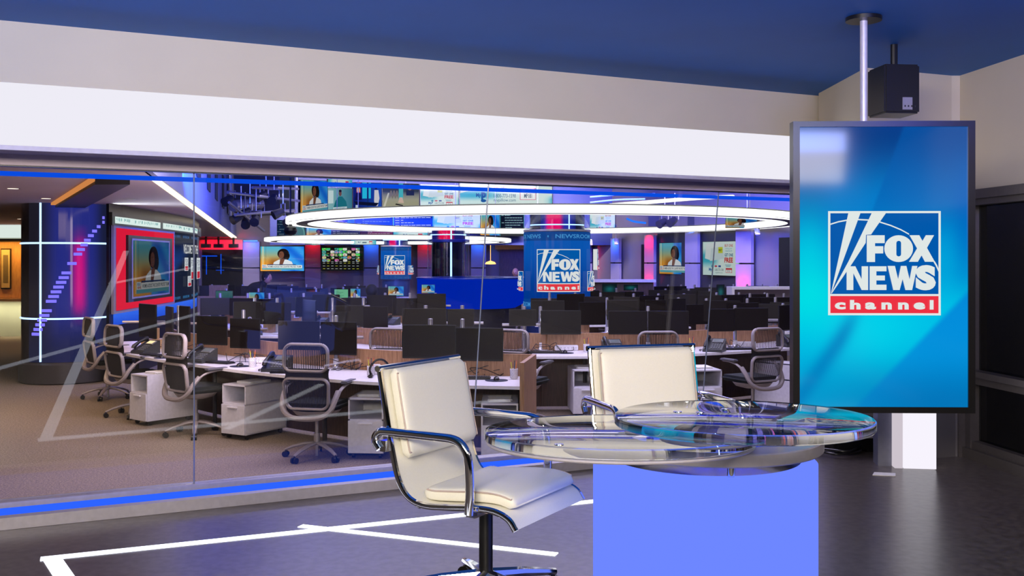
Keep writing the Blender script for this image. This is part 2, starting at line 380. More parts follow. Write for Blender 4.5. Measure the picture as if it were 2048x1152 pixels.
def im_anchor(p, banner=True, side=0):
    def bg(u, v):
        warm = mixc((250, 170, 60), (90, 190, 220), sm(v, .25, 1.0)); warm = mixc(warm, (120, 60, 20), .6*sm(.35-abs(v-.3), 0, .3)*sm(u, .1, .3))
        blue = mixc((20, 110, 230), (60, 170, 250), .5+.5*math.sin(u*14+v*9))
        return mixc(warm, blue, sm(u, .44, .5))
    p.grid(26, 14, bg)
    p.rect(.05, .05, .065, 1, (255, 245, 190)); p.rect(.12, .1, .125, 1, (60, 40, 30))
    hr = (24, 16, 18); sk = (122, 76, 58)
    p.ell(.525, .70, .135, .21, hr, 24); p.ell(.60, .62, .075, .17, hr)
    p.poly([(.28, .18), (.31, .36), (.42, .46), (.60, .47), (.72, .38), (.77, .18)], (236, 240, 244))
    p.poly([(.43, .20), (.455, .48), (.53, .52), (.56, .47), (.50, .20)], sk)
    p.ell(.485, .66, .06, .145, sk, 20); p.ell(.465, .70, .012, .012, (30, 20, 20), 8); p.ell(.445, .555, .02, .012, (150, 60, 60), 8); p.poly([(.425, .66), (.415, .61), (.44, .605)], (104, 62, 48))
    if banner:
        p.rect(.04, .05, .96, .12, (96, 176, 190)); p.rect(.16, .12, .96, .24, (240, 244, 244)); p.rect(.04, .12, .15, .26, (225, 238, 242))
        p.rect(.16, .245, .82, .275, (20, 60, 110)); p.text('FOX', .055, .19, .13, .24, (20, 70, 150), .03); p.text('NEWS', .055, .135, .14, .18, (190, 40, 50), .03)
        p.text('WOMEN ACROSS THE COUNTRY PROTEST TRUMP', .175, .145, .945, .215, (40, 60, 80), .02)
def im_pillow(p, wide=False):
    def bg(u, v):
        c = mixc((60, 180, 205), (214, 240, 238), sm(abs(v-.5), .05, .3)); c = mixc(c, (222, 240, 236), sm(u, .25, .5)); return mixc(c, (70, 190, 215), sm(u, .93, 1)*sm(.5-v, 0, .2))
    p.grid(20, 10, bg)
    if wide:
        p.text('1-800-773-1598', .36, .36, .60, .53, (30, 90, 130)); p.text('mypillow.com', .36, .14, .60, .32, (30, 100, 140))
        p.text('My', .17, .34, .225, .56, (20, 90, 160), .04); p.text('P', .225, .20, .28, .60, (20, 90, 160), .06); p.ell(.25, .22, .03, .07, (20, 90, 160), 14)
        p.rect(.645, .26, .82, .80, (214, 40, 120)); p.rect(.65, .28, .815, .62, (244, 246, 246)); p.text('USE PROMO CODE', .66, .66, .805, .76, (250, 240, 245)); p.text('MP181', .69, .34, .775, .56, (40, 80, 110), .02)
        p.rect(.285, .66, .33, .86, (20, 90, 170)); p.ell(.385, .76, .03, .08, (220, 70, 100), 14); p.rect(.445, .64, .50, .88, (210, 110, 140)); p.rect(.445, .76, .47, .88, (30, 80, 150))
        p.poly([(.0, .55), (.0, 1), (.2, 1), (.15, .72)], (226, 232, 220)); p.text('GUARANTEE OF QUALITY', .62, .88, .77, .94, (70, 170, 190))
        return
    p.poly([(.06, .5), (.10, .95), (.5, .98), (.55, .62), (.3, .42)], (226, 236, 238)); p.poly([(.2, .42), (.24, .8), (.56, .86), (.6, .5)], (208, 224, 228))
    p.rect(.44, .66, .56, .84, (205, 215, 50)); p.text('BEST', .455, .72, .545, .78, (40, 60, 30), .02)
    p.text('BUY ONE', .62, .84, .84, .92, (200, 60, 60), .02); p.text('MYPILLOW', .64, .77, .82, .81, (60, 150, 180)); p.text('PREMIUM', .64, .70, .82, .74, (60, 150, 180))
    p.text('GET ONE', .62, .56, .85, .65, (40, 110, 150), .03); p.text('FREE', .62, .38, .85, .53, (205, 50, 50), .04)
    p.rect(.64, .30, .80, .32, (110, 170, 190)); p.rect(.66, .26, .78, .28, (110, 170, 190))
    p.rect(.66, .08, .83, .22, (200, 50, 60)); p.rect(.67, .09, .82, .17, (240, 240, 240)); p.text('MP181', .70, .10, .79, .155, (50, 60, 80))
    p.text('1-800-773-1598', .36, .13, .60, .20, (40, 70, 90)); p.text('mypillow.com', .38, .05, .58, .10, (40, 90, 110))
    p.text('MyP', .20, .10, .32, .22, (20, 100, 170), .04); p.ell(.30, .27, .03, .045, (60, 150, 180), 12); p.ell(.40, .27, .04, .03, (200, 80, 100), 12); p.rect(.47, .24, .54, .30, (60, 90, 160))
def im_list(p, bg=(14, 34, 66), n=9, edge=(60, 200, 220), seed=1, tc=(226, 232, 240)):
    r = random.Random(seed); p.rect(0, 0, 1, 1, bg)
    if edge: p.rect(0, 0, .02, 1, edge); p.rect(.98, 0, 1, 1, edge)
    for i in range(n):
        y = .93-.88*i/n; p.rect(.05, y-.03, .15, y, tc) if r.random() < .6 else None
        x = .19
        while x < .9:
            w_ = r.uniform(.03, .12); p.rect(x, y-.03, min(.94, x+w_), y+.005, tc); x += w_+.015
            if r.random() < .1: break
def im_multi(p, seed=3):
    r = random.Random(seed); p.rect(0, 0, 1, 1, (10, 12, 12))
    cols = [(70, 220, 90), (90, 150, 190), (210, 190, 150), (60, 100, 60), (200, 90, 170), (220, 220, 215), (60, 160, 150), (190, 120, 60), (30, 50, 60)]
    for i in range(9):
        for j in range(8):
            x = .02+i*.107; y = .03+j*.121; big = j >= 3
            if big and r.random() < .72:
                c = r.choice(cols); p.rect(x, y, x+.095, y+.095, c)
                for k in range(3): a = r.random()*.06; p.rect(x+a, y+.01, x+a+.03, y+.01+r.random()*.07, r.choice(cols))
            p.rect(x+.015, y+.04 if not big else y-.015, x+.07, y+.055 if not big else y-.002, (200, 200, 60) if r.random() < .35 else (200, 205, 205))
def im_studio(p):
    p.grid(8, 5, lambda u, v: mixc((16, 30, 110), (30, 80, 190), u)); p.rect(.32, .4, .62, 1, (40, 200, 240)); p.rect(.12, .5, .26, 1, (190, 40, 90)); p.rect(.48, .1, .54, 1, (20, 50, 120))
    p.ell(.18, .72, .06, .1, (226, 190, 140)); p.poly([(.06, .35), (.1, .62), (.27, .62), (.3, .35)], (20, 20, 60)); p.ell(.8, .84, .045, .09, (40, 24, 22)); p.poly([(.73, .3), (.74, .72), (.88, .72), (.92, .4), (.86, .1), (.76, .1)], (226, 222, 228))
    p.poly([(.02, .3), (.9, .22), (.8, .1), (.1, .18)], (14, 20, 50)); p.rect(.08, .02, .18, .16, (200, 220, 240))
def im_man(p):
    p.grid(8, 5, lambda u, v: mixc((150, 200, 200), (60, 130, 150), u)); p.rect(0, .35, .22, .9, (214, 236, 236)); p.ell(.5, .78, .06, .13, (120, 80, 66)); p.ell(.5, .88, .06, .06, (40, 26, 24))
    p.poly([(.18, .05), (.3, .45), (.44, .64), (.58, .64), (.74, .42), (.82, .05)], (26, 120, 130)); p.rect(.2, .06, .78, .18, (206, 226, 230)); p.text('LIVE REPORT', .25, .09, .7, .15, (40, 90, 130)); p.rect(0, 0, 1, .05, (20, 30, 50))
def im_gym(p):
    p.grid(10, 6, lambda u, v: mixc((170, 168, 140), (50, 60, 50), sm(v, .4, .7))); p.rect(.44, .3, .56, 1, (70, 190, 190)); p.poly([(.42, .2), (.46, .42), (.54, .42), (.58, .18)], (220, 190, 170))
    for x in (.18, .26, .34): p.poly([(x, .35), (x+.03, .7), (x+.07, .7), (x+.09, .35), (x+.05, .5)], (130, 120, 90))
    p.ell(.74, .84, .06, .12, (170, 110, 90)); p.rect(.64, .5, .86, .72, (30, 40, 40)); p.poly([(.34, .12), (.56, .05), (.55, .1), (.36, .17)], (40, 36, 30)); p.poly([(0, 0), (.14, .6), (.18, .6), (.06, 0)], (214, 210, 190))
def im_map(p):
    p.grid(8, 5, lambda u, v: mixc((60, 110, 120), (30, 60, 90), v)); p.ell(.62, .3, .34, .5, (110, 170, 170)); p.ell(.6, .28, .28, .42, (80, 130, 140)); p.rect(.45, 0, 1, .22, (206, 226, 220)); p.text('Map', .5, .05, .62, .15, (40, 120, 140)); p.rect(.7, .05, .9, .12, (180, 90, 90))

def flat_fn(W, H): return lambda u, v, off: Vector(((u-.5)*W, -off, v*H))     # screen faces -Y, base at z=0

# ------------------------------------------------------------------ the setting
def slab(name, poly, z0, z1, m): return struct(MB().prism(poly, z0, z1).build(name, m, smooth=0))
def gl(s, off): p = L(s, off, 0); return (p.x, p.y)
slab('floor', [(-30, 4), (14, 4), (14, 40), (-30, 40)], -.1, 0, carpet())
slab('floor_studio', [(-7, -4), (3.6, -4), (3.35, 5.2), (3.06, 6.9), (3.0, 7.7), gl(3.3, .03), gl(-6.5, .03), (-7, 2.9)], SF-.12, SF, M_['studio'])
slab('ceiling_studio', [(-7, -4), (3.9, -4), (3.9, 8.4), gl(3.4, -.1), gl(-6.5, -.1)], 3.15, 3.25, mat('studio_ceiling_blue', (0, 100, 180), .6, scale=2, var=.05))
slab('wall_platform', [gl(-6.5, .03), gl(-6.5, -.10), gl(3.3, -.10), gl(3.3, .03)], 0, SF-.03, M_['dark'])
# wall above the light box, in the line of the glass
slab('wall_header', [gl(-6.5, -.02), gl(-6.5, -.12), gl(3.4, -.12), gl(3.4, -.02)], 2.46, 3.15, M_['wallc'])
slab('trim_1', [gl(-6.5, .035), gl(-6.5, -.05), gl(3.25, -.05), gl(3.25, .035)], GT-.002, 2.452, M_['frame'])
mb = MB()
mb.prism([gl(-6.5, -.022), gl(-6.5, .034), gl(3.25, .034), gl(3.25, -.022)], GT-.009, GT-.003)
struct(mb.build('trim_2', M_['black'], smooth=0))
# glowing light box
lb = empty('ceiling_light_box', L(-1, .2, 2.45), 0, 'long glowing white light box above the glass wall', 'light box')
o_ = L(-1, .2, 2.45)
def lbp(s, off): p = L(s, off, 0)-Vector((o_.x, o_.y, 0)); return (p.x, p.y)
m1 = MB().prism([lbp(-6.4, -.02), lbp(-6.4, .345), lbp(3.1, .345), lbp(3.1, -.02)], 0, .30)
m1.build('housing', mat('light_box_underside', (176, 166, 178), .5), lb, smooth=0)
m2 = MB().prism([lbp(-6.4, .346), lbp(-6.4, .36), lbp(3.1, .36), lbp(3.1, .346)], .012, .318)
m2.build('diffuser', E_['soft'], lb, smooth=0)
m3 = MB().prism([lbp(-6.4, .345), lbp(-6.4, .366), lbp(3.1, .366), lbp(3.1, .345)], -.012, .011)
m3.build('lip', mat('light_box_lip', (196, 190, 200), .5), lb, smooth=0)
# blue led line behind the head of the glass
b = MB().prism([gl(-3.1, -.10), gl(-3.1, -.085), gl(3.2, -.085), gl(3.2, -.10)], 2.345, 2.370)
tag(b.build('led_strip', E_['blue'], smooth=0), 'thin blue light line along the head of the glass wall', 'light')
# glass panes, leaning slightly, with polished seams
seams = [None, ((388, 346), (388, 944)), ((977, 368), (948, 830)), ((1437, 386), (1403, 830)), None]
def seam_s(k, z):
    if seams[k] is None: return -6.4 if k == 0 else 3.2
    (a, b_), (c, d) = seams[k]; p, s1 = glass_hit(a, b_); q, s2 = glass_hit(c, d)
    return s1+(s2-s1)*(z-p.z)/(q.z-p.z)
zb, zt = SF+.035, GT-.004
for k in range(4):
    mb = MB(); vs = []
    for th in (0, .012):
        for kk, z in ((k, zb), (k+1, zb), (k+1, zt), (k, zt)):
            s_ = seam_s(kk, z)+(.004 if kk == k else -.004)
            vs.append(L(s_, goff(z)-th, z))
    mb.add(vs, [(0, 1, 2, 3), (7, 6, 5, 4), (0, 4, 5, 1), (1, 5, 6, 2), (2, 6, 7, 3), (3, 7, 4, 0)])
    struct(mb.build('window_%d' % (k+1), thin_glass('clear_glass', (.985, .99, .985)), smooth=0))
for k in (1, 2, 3):
    mb = MB(); a = L(seam_s(k, zb), goff(zb), zb); c = L(seam_s(k, zt), goff(zt), zt)
    mb.tube([a, c], .0045, n=6); struct(mb.build('trim_%d' % (k+2), mat('glass_edge', (150, 158, 172), .2, .3), smooth=0))
mb = MB().prism([gl(-6.5, .035+goff(SF)), gl(-6.5, -.06+goff(SF)), gl(3.2, -.06+goff(SF)), gl(3.2, .035+goff(SF))], SF-.02, SF+.034)
struct(mb.build('trim_6', M_['silver'], smooth=0))
# glowing blue floor trough along the foot of the glass, with a grey kerb
tr = empty('floor_light_trough', L(0, .3, SF), 0, 'glowing blue floor trough with grey kerb along the foot of the glass wall', 'floor light')
o_ = L(0, .3, SF)
MB().prism([lbp(-6, -.04), lbp(-6, .30), lbp(3.0, .30), lbp(3.0, -.04)], .001, .02).build('diffuser', E_['bluefloor'], tr, smooth=0)
MB().prism([lbp(-6, .30), lbp(-6, .36), lbp(3.0, .36), lbp(3.0, .30)], .001, .06).build('kerb', M_['silver'], tr, smooth=0)

# right side of the studio: pilaster, corner wall, window wall
slab('wall_back', [(2.40, 7.62), (3.9, 8.6), (3.9, 8.7), (2.4, 7.9)], SF, 3.15, M_['wallc'])
slab('wall_right_pilaster', [(2.38, 6.48), (2.98, 6.72), (3.12, 6.72), (3.12, 7.9), (2.95, 7.75)], SF, 2.40, mat('grey_metal_cladding', (112, 108, 108), .4, .3, scale=2))
slab('wall_right_head', [(2.30, 6.50), (2.98, 6.78), (3.2, 6.78), (3.2, 7.9), (2.3, 7.5)], 2.40, 3.15, M_['wallc'])
def rw(D, e=0): return (3.04+(6.75-D)*.11+e, D)
slab('wall_right', [rw(6.8), rw(6.8, .5), rw(-3, .5), rw(-3)], 2.36, 3.15, M_['wallc'])
wf = MB()
def rbox(mb, D0, D1, e0, e1, z0, z1, m=None):
    p = [rw(D0, e0), rw(D0, e1), rw(D1, e1), rw(D1, e0)]; mb.prism(p, z0, z1, m)
rbox(wf, 6.78, -3, -.05, .10, 2.30, 2.36); rbox(wf, 6.78, -3, -.02, .12, 2.26, 2.30)
rbox(wf, 6.78, -3, -.03, .10, SF, SF+.07); rbox(wf, 6.78, -3, -.00, .10, SF+.07, SF+.12)
rbox(wf, 6.80, 6.70, -.05, .10, SF, 2.36); rbox(wf, 6.70, 6.64, -.01, .10, SF, 2.30)
rbox(wf, 6.66, -3, -.03, .10, 1.13, 1.17); rbox(wf, 6.66, -3, -.00, .10, 1.08, 1.13)
for D in (4.3, 2.0): rbox(wf, D, D-.09, -.02, .10, SF, 2.3)
wn = wf.build('window_5', M_['winframe'], smooth=0); struct(wn)
p5 = MB(); rbox(p5, 6.66, -3, .05, .06, SF+.12, 2.28)
struct(p5.build('window_6', thin_glass('window_pane', (.35, .38, .36)), smooth=0))
slab('wall_outside', [(3.9, 8.4), (4.4, 8.4), (5.2, -3), (4.8, -3)], 0, 3.2, mat('night_exterior', (30, 34, 32), .9))
slab('wall_left', [(-7.1, -4), (-7, -4), (-7, 2.9), (-7.1, 2.9)], SF-.1, 3.2, M_['wallc'])
slab('wall_rear', [(-7, -4.1), (3.9, -4.1), (3.9, -4), (-7, -4)], SF-.1, 3.2, mat('rear_wall', (30, 30, 33), .8))

# newsroom shell
BY = 38.0
slab('ceiling', [(-24, 6), (-2.65, 6), (-10.56, BY), (-24, BY)], 2.77, 2.9, M_['ceil'])
def edge(D): return -3.81+(D-10.6)*(-10.56+3.81)/(BY-10.6)
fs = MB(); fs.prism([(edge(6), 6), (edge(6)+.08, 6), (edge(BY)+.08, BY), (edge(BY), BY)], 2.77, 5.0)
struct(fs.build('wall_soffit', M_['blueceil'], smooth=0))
for i, D in enumerate((13, 16, 19, 22, 25.5, 29, 33)):      # louvred slots in the soffit
    m_ = MB(); x = edge(D)+.082; m_.prism([(x, D), (x+.02, D), (edge(D+1.0)+.102, D+1.0), (edge(D+1.0)+.082, D+1.0)], 3.25, 4.1)
    tag(m_.build('wall_vent', M_['dark'], smooth=0), nth(i+1)+' dark upright slot from the glass in the blue lit soffit', 'vent', 'slots along the blue soffit')
ls = MB(); ls.prism([(edge(10.4)-.0, 10.4), (edge(10.4)+.055, 10.4), (edge(BY-.1)+.10, BY-.1), (edge(BY-.1)-.10, BY-.1)], 2.735, 2.769)
tag(ls.build('ceiling_light_line', E_['warm'], smooth=0), 'long warm white light line along the edge of the low ceiling', 'light')
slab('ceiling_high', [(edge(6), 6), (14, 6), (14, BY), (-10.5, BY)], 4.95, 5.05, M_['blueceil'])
slab('wall_back_newsroom', [(-24, BY), (4, BY), (4, BY+.1), (-24, BY+.1)], 0, 5, mat('newsroom_wall_grey', (118, 111, 116), .7, scale=2, var=.03))
def rwall(t, e=0): d = Vector((.4, -.92)).normalized(); n = Vector((-d.y, d.x)); return (5.15+d.x*t-n.x*-e, 31.7+d.y*t-n.y*-e)
slab('wall_right_newsroom', [rwall(-6.9), rwall(12), rwall(12, .15), rwall(-6.9, .15)], 0, 5, mat('newsroom_wall_grey', (118, 111, 116), .7, scale=2, var=.03))
slab('wall_left_newsroom', [(-24, 4), (-23.9, 4), (-23.9, BY), (-24, BY)], 0, 3, M_['wallc'])
slab('wall_side_newsroom', [(13.9, 5), (14, 5), (14, BY), (13.9, BY)], 0, 5, mat('newsroom_wall_grey', (118, 111, 116), .7, scale=2, var=.03))

# back wall panels (glow coloured where a lamp washes them)
def wall_box(px0, px1, z0, z1, D, dep, m, mb=None):
    x0, x1 = (px0-1024)/F*D, (px1-1024)/F*D; return (mb or MB()).box(x0, x1, D, D+dep, z0, z1, m)
def wall_panel(px0, px1, label, c, D=BY-.25):
    x0, x1 = (px0-1024)/F*D, (px1-1024)/F*D
    o = empty('wall_panel', ((x0+x1)/2, D, 0), 0, label, 'wall panel'); h = (x1-x0)/2
    MB().box(-h, h, 0, .2, 0, 1.58).build('lower_panel', M_['mauve'], o, smooth=0)
    MB().box(-h, h, 0, .2, 1.62, 2.6).build('upper_panel', M_['mauve'], o, smooth=0)
    l = MB().box(-h*.8, h*.8, -.12, -.04, 2.60, 2.64).build('lamp_strip', E_['red'] if c == 'r' else emis('blue_strip', (90, 150, 255), 2, True), o, smooth=0)
    spot('panel_wash_lamp', ((x0+x1)/2, D-.35, 2.62), ((x0+x1)/2, D, 2.3), 20 if c == 'r' else 42, (255, 20, 50) if c == 'r' else (40, 110, 255), 130, 1, .05)
wall_panel(485, 519, 'mauve wall panel washed blue at its top, beside the dark windows', 'b')
wall_panel(610, 641, 'mauve wall panel washed red at its top, between the two big wall screens', 'r')
wall_panel(727, 757, 'mauve wall panel washed blue at its top, behind the small logo column', 'b')
wall_panel(835, 870, 'mauve wall panel right of the small logo column', 'r')
wall_panel(942, 972, 'pale mauve wall panel just right of the glass tube column', 'b')
# dark recess and window zone at the left of the back wall
mb = MB(); wall_box(403, 485, 0, 2.28, BY-.3, .05, M_['black'], mb); wall_box(395, 403, 0, 2.28, BY-.35, .1, M_['mauve'], mb)
tag(mb.build('glazed_partition', smooth=0), 'dark glazed partition under the red lit band, far left', 'partition')
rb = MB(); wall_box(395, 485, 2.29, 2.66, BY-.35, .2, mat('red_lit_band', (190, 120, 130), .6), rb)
rbo = tag(rb.build('wall_band', smooth=0), 'band of wall washed red above the dark glazed partition', 'wall panel')
for px in (412, 437, 467):
    p = at(px, 489, BY-.8); o = empty('track_light', p, 0, {412: 'left', 437: 'middle', 467: 'right'}[px]+' one of three small track lights on the red washed wall band', 'lamp', 'three track lights on the red band')
    MB().box(-.16, .16, -.1, .1, -.12, .02).build('head', M_['dark'], o, smooth=0); MB().cyl((0, 0, 0), (0, 0, .45), .04).build('stem', M_['dark'], o)
    spot('red_wash_lamp', p+Vector((0, .0, .1)), (p.x, BY-.3, 2.45), 260, (255, 20, 60), 120, 1)
for i, (a, b_, c, d) in enumerate(((412, 512, 413.5, 549), (441, 508, 442.5, 548), (398, 511, 434, 513), (432, 540, 448, 541))):
    m_ = MB(); A = at(a, b_, BY-.32); B = at(c, d, BY-.32); m_.box(A.x, B.x, A.y, A.y+.02, B.z, A.z)
    tag(m_.build('neon_line', E_['blue'], smooth=0), ('long upright', 'short upright', 'upper level', 'small lower level')[i]+' blue light line on the dark glazed partition', 'light', 'blue lines on the glazed partition')
# ochre opening behind the middle
mb = MB(); wall_box(1000, 1142, 0, 2.30, BY-.2, .1, M_['dwood'], mb); wall_box(990, 1142, 2.30, 2.6, BY-.25, .2, M_['lwood'], mb)
tag(mb.build('doorway_panel', smooth=0), 'dark wooden opening under a pale header behind the logo column', 'partition')
p = at(981, 526, BY-2); mb = MB(); mb.lathe([(0.02, .08), (.16, .03), (.2, -.04), (.0, -.05)]); mb.tube([(0, 0, .05), (0, 0, 3.15)], .01, n=5); o = mb.build('pendant_lamp', emis('amber_lamp', (255, 190, 110), 2.5), loc=p)
tag(o, 'small round amber lamp shining in the dark opening', 'lamp')
# right wall bays: panels on the oblique wall
rdir = Vector((.4, -.92, 0)).normalized(); rang = math.atan2(rdir.y, rdir.x)
def rt(px):
    k = (px-1024)/F; return (31.7*k-5.15)/(rdir.x-k*rdir.y)
def rpanel(px0, px1, name, label, m, z0, z1, e=-.12, dep=.1, cat='wall panel', group=None, lamp=None):
    t0, t1 = rt(px0), rt(px1); a = Vector((*rwall(t0, e), 0)); o = empty(name, a, rang, label, cat, group)
    Lg = t1-t0
    if lamp:
        MB().box(0, Lg, -dep, 0, z0, 1.78).build('lower_panel', m, o, smooth=0); MB().box(0, Lg, -dep, 0, 1.82, z1).build('upper_panel', m, o, smooth=0)
        q = rwall(.5*(t0+t1), -.45); r_ = rwall(.5*(t0+t1), -.1)
        spot('panel_wash_lamp', (*q, z1), (*r_, z1-.5), 70, (255, 20, 50) if lamp == 'r' else (40, 110, 255), 130, 1, .05)
        if lamp == 'r': spot('panel_wash_lamp', (*q, 1.0), (*r_, 1.4), 60, (255, 20, 50), 120, 1, .05)
    else: MB().box(0, Lg, -dep, 0, z0, z1).build('panel', m, o, smooth=0)
    return o
rpanel(1178, 1190, 'wall_panel', 'slim red washed wall panel right of the big logo column', M_['mauve'], 0, 2.55, lamp='r')
rpanel(1232, 1249, 'wall_panel', 'narrow blue washed wall panel between two dark doorways', M_['mauve'], 0, 2.65, lamp='b')
rpanel(1300, 1319, 'wall_panel', 'red washed wall panel left of the anchor screen on the right wall', M_['mauve'], 0, 2.72, lamp='r')
rpanel(1382, 1407, 'wall_panel', 'blue washed wall panel between the two screens on the right wall', M_['mauve'], 0, 2.8, lamp='b')
rpanel(1484, 1515, 'wall_panel', 'red washed wall panel right of the pillow advert screen', M_['mauve'], 0, 2.9, lamp='r')
for a, b_, lab in ((1225, 1232, 'dark doorway left of the narrow blue wall panel'), (1287, 1299, 'dark doorway left of the red wall panel'), (1563, 1592, 'dark doorway at the end of the right wall, beside the tall display')):
    rpanel(a, b_, 'doorway', lab, M_['black'], 0, 2.42 if a < 1500 else 2.5, e=-.05, dep=.04, cat='doorway')
rpanel(1319, 1382, 'wall_recess', 'dark panel behind the anchor screen on the right wall', M_['dark'], 0, 2.75, e=-.04, dep=.03)
rpanel(1407, 1484, 'wall_recess', 'dark panel behind the pillow advert screen on the right wall', M_['dark'], 0, 2.85, e=-.04, dep=.03)
for a in (1216, 1268, 1556):
    t = rt(a); q = rwall(t, -.7); o = empty('spot_lamp', (*q, 2.6 if a < 1400 else 2.75), 0, {1216: 'small white spot lamp just right of the big logo column', 1268: 'small white spot lamp between the narrow blue and the red panel', 1556: 'small white spot lamp by the tall display'}[a], 'lamp', 'spot lamps before the right wall')
    MB().cyl((0, 0, 0), (0, -.1, -.16), .07).build('head', M_['white'], o); MB().disc((0, -.105, -.165), .06, m=E_['down']).build('lens', None, o, smooth=0); MB().cyl((0, 0, 0), (0, 0, .5), .02).build('stem', M_['white'], o)

# left: corridor, cove, glossy led column, video wall
slab('wall_corridor', [(-13.8, 25), (-11.0, 25), (-11.0, 25.1), (-13.8, 25.1)], 0, 2.8, mat('white_corridor', (206, 200, 176), .6, scale=2))
mb = MB(); mb.box(-13.6, -11.02, 24.9, 24.98, .95, 2.35); tag(mb.build('timber_panel', M_['lwood'], smooth=0), 'warm honey timber panel on the corridor wall', 'wall panel')
mb = MB(); mb.box(-13.6, -11.02, 24.7, 24.98, 2.36, 2.42, M_['dark']); mb.box(-13.6, -11.02, 24.75, 24.95, 2.45, 2.8, E_['cool'])
tag(mb.build('cove_light', smooth=0), 'cool white cove above the corridor timber panel', 'light')
mb = MB(); mb.box(-13.6, -11.02, 24.6, 24.98, .88, .94); tag(mb.build('bench_ledge', M_['lwood'], smooth=0), 'thin timber ledge along the corridor wall', 'ledge')
area('corridor_lamp', (-12.3, 24.5, 2.3), (-12.3, 25, 1.2), 2.4, .1, 25, (255, 180, 80)); area('corridor_lamp', (-12.3, 24.7, .85), (-12.3, 24.8, 0), 2.4, .1, 18, (235, 235, 200))
for px0, px1, y0, y1, lab in ((1, 21, 497, 578, 'pale framed picture on the timber corridor wall'), (43, 48, 497, 574, 'dark framed picture partly hidden by the corridor pillar')):
    A = at(px0, y0, 24.85); B = at(px1, y1, 24.85); o = empty('framed_picture', ((A.x+B.x)/2, 24.858, B.z), 0, lab, 'picture'); h = (B.x-A.x)/2; H = A.z-B.z
    MB().box(-h, h, 0, .04, 0, H).build('frame', M_['black'], o, smooth=0); MB().box(-h+.02, h-.02, -.01, 0, .03, H-.03).build('mount', mat('ivory_mount', (206, 196, 160), .7), o, smooth=0)
    if px0 < 10: MB().box(-h*.45, h*.55, -.015, -.01, H*.16, H*.84).build('print', mat('grey_print', (120, 116, 104), .7), o, smooth=0)
slab('wall_jamb', [((48-1024)/F*18.5, 18.5), ((57-1024)/F*18.5, 18.5), ((57-1024)/F*18.5, 18.8), ((48-1024)/F*18.5, 18.8)], 0, 2.77, mat('dark_jamb', (60, 56, 58), .5))
mb = MB(); mb.tube([Vector((-4.55, 10.4, 2.74)), Vector((-7.9, 16.9, 2.74))], .05, n=6)
mb = MB(); mb.prism([(-4.48, 10.6), (-4.42, 10.6), (-7.6, 16.4), (-7.67, 16.4)], 2.735, 2.768)
tag(mb.build('ceiling_cove', E_['orange'], smooth=0), 'amber glowing slot running across the low ceiling', 'light')
mb = MB(); mb.prism([(-4.42, 10.6), (-4.05, 10.6), (-7.0, 16.2), (-7.6, 16.4)], 2.70, 2.768)
struct(mb.build('trim_7', M_['dark'], smooth=0))
for px, py in ((26, 377), (92, 397), (41, 438), (297, 417), (263, 398), (224, 380)):
    D = .87*F/(HY-py); p = at(px, py, D); o = empty('downlight', p, 0, {26: 'downlight nearest the left edge of the low ceiling', 92: 'lit downlight beside the amber slot', 41: 'lit downlight over the corridor', 297: 'unlit downlight nearest the video wall', 263: 'unlit downlight right of the glossy column', 224: 'unlit downlight nearest the glass, above the glossy column'}[px], 'lamp', 'downlights in the low ceiling')
    MB().cyl((0, 0, .0), (0, 0, .012), .09).build('trim_ring', M_['grey'], o); MB().disc((0, 0, -.002), .065, m=E_['down'] if px < 200 else M_['paper'], flip=True).build('lens', None, o, smooth=0)
    if px < 200: spot('downlight_lamp', p-Vector((0, 0, .05)), p-Vector((0, 0, 2)), 60, (255, 214, 160), 110, .9)

def drum_pic(r, z0, z1, a0, a1, eps=.002, dim=1.0):
    return Pic(lambda u, v, off: Vector((math.sin(a0+(a1-a0)*u)*(r+off), -math.cos(a0+(a1-a0)*u)*(r+off), z0+(z1-z0)*v)), eps, dim)
# glossy oval column with blue led cross lines
CX, CY = (134-1024)/F*15.85, 15.85
o = empty('glossy_led_column', (CX, CY, 0), 0, 'glossy dark rounded column crossed by thin white blue light lines', 'column')
MB().lathe([(.665, 0), (.70, .02), (.70, .30), (.665, .33)], n=48).build('plinth', mat('column_plinth', (66, 64, 66), .4), o)
sheen_pic = drum_pic(.6565, .34, 2.81, R(-30), R(86), .001, 1.25)  # blue and pink reflections in the gloss, painted as an emissive colour layer
sheen_pic.grid(40, 14, lambda u, v: mixc(mixc(mixc((26, 24, 34), (34, 40, 120), sm(u, .1, .4)), (220, 10, 120), .85*sm(.13-abs(u-.60), 0, .12)*sm(v, .22, .4)*sm(.86-v, 0, .2)), (24, 28, 56), max(sm(u, .72, .95), .8*sm(.35-v, 0, .3))))
sheen_pic.build('glow_sheen_layer', o)
colm = mat('smoky_gloss', (84, 82, 92), .12, .6, scale=2, var=.1, coat=1)
MB().lathe([(.655, .33), (.655, 2.82)], n=64).build('shaft', colm, o)
mb = MB()
def cylpt(r, ang, z): return Vector((math.sin(ang)*r, -math.cos(ang)*r, z))
a0 = R(-10)
mb.tube([cylpt(.66, a0, .35), cylpt(.66, a0, 2.80)], .016, n=6)
mb.build('light_line', E_['led'], o)
for z in (HC+(HY-486)*15.2/F, HC-(638-HY)*15.2/F):
    MB().tube([cylpt(.66, R(a), z) for a in range(-88, 89, 8)], .014, n=6).build('light_line', E_['led'], o)
# slanted dotted neon, seen on the column's face
mb = MB()
for k in range(26):
    if k in (6, 14, 16): continue
    t = k/25; py = 668-t*235; px = 110+t*110; ang = math.asin(max(-.97, min(.97, (px-134)/84)))
    c = cylpt(.662, ang, HC-(py-HY)*15.25/F); mb.box(-.075*math.cos(ang), .075*math.cos(ang), -.01, .01, -.022, .022, None, Matrix.Translation(c) @ Matrix.Rotation(ang, 4, 'Z'))
mb.build('dotted_light', emis('violet_dots', (120, 110, 255), 1.4), o, smooth=0)
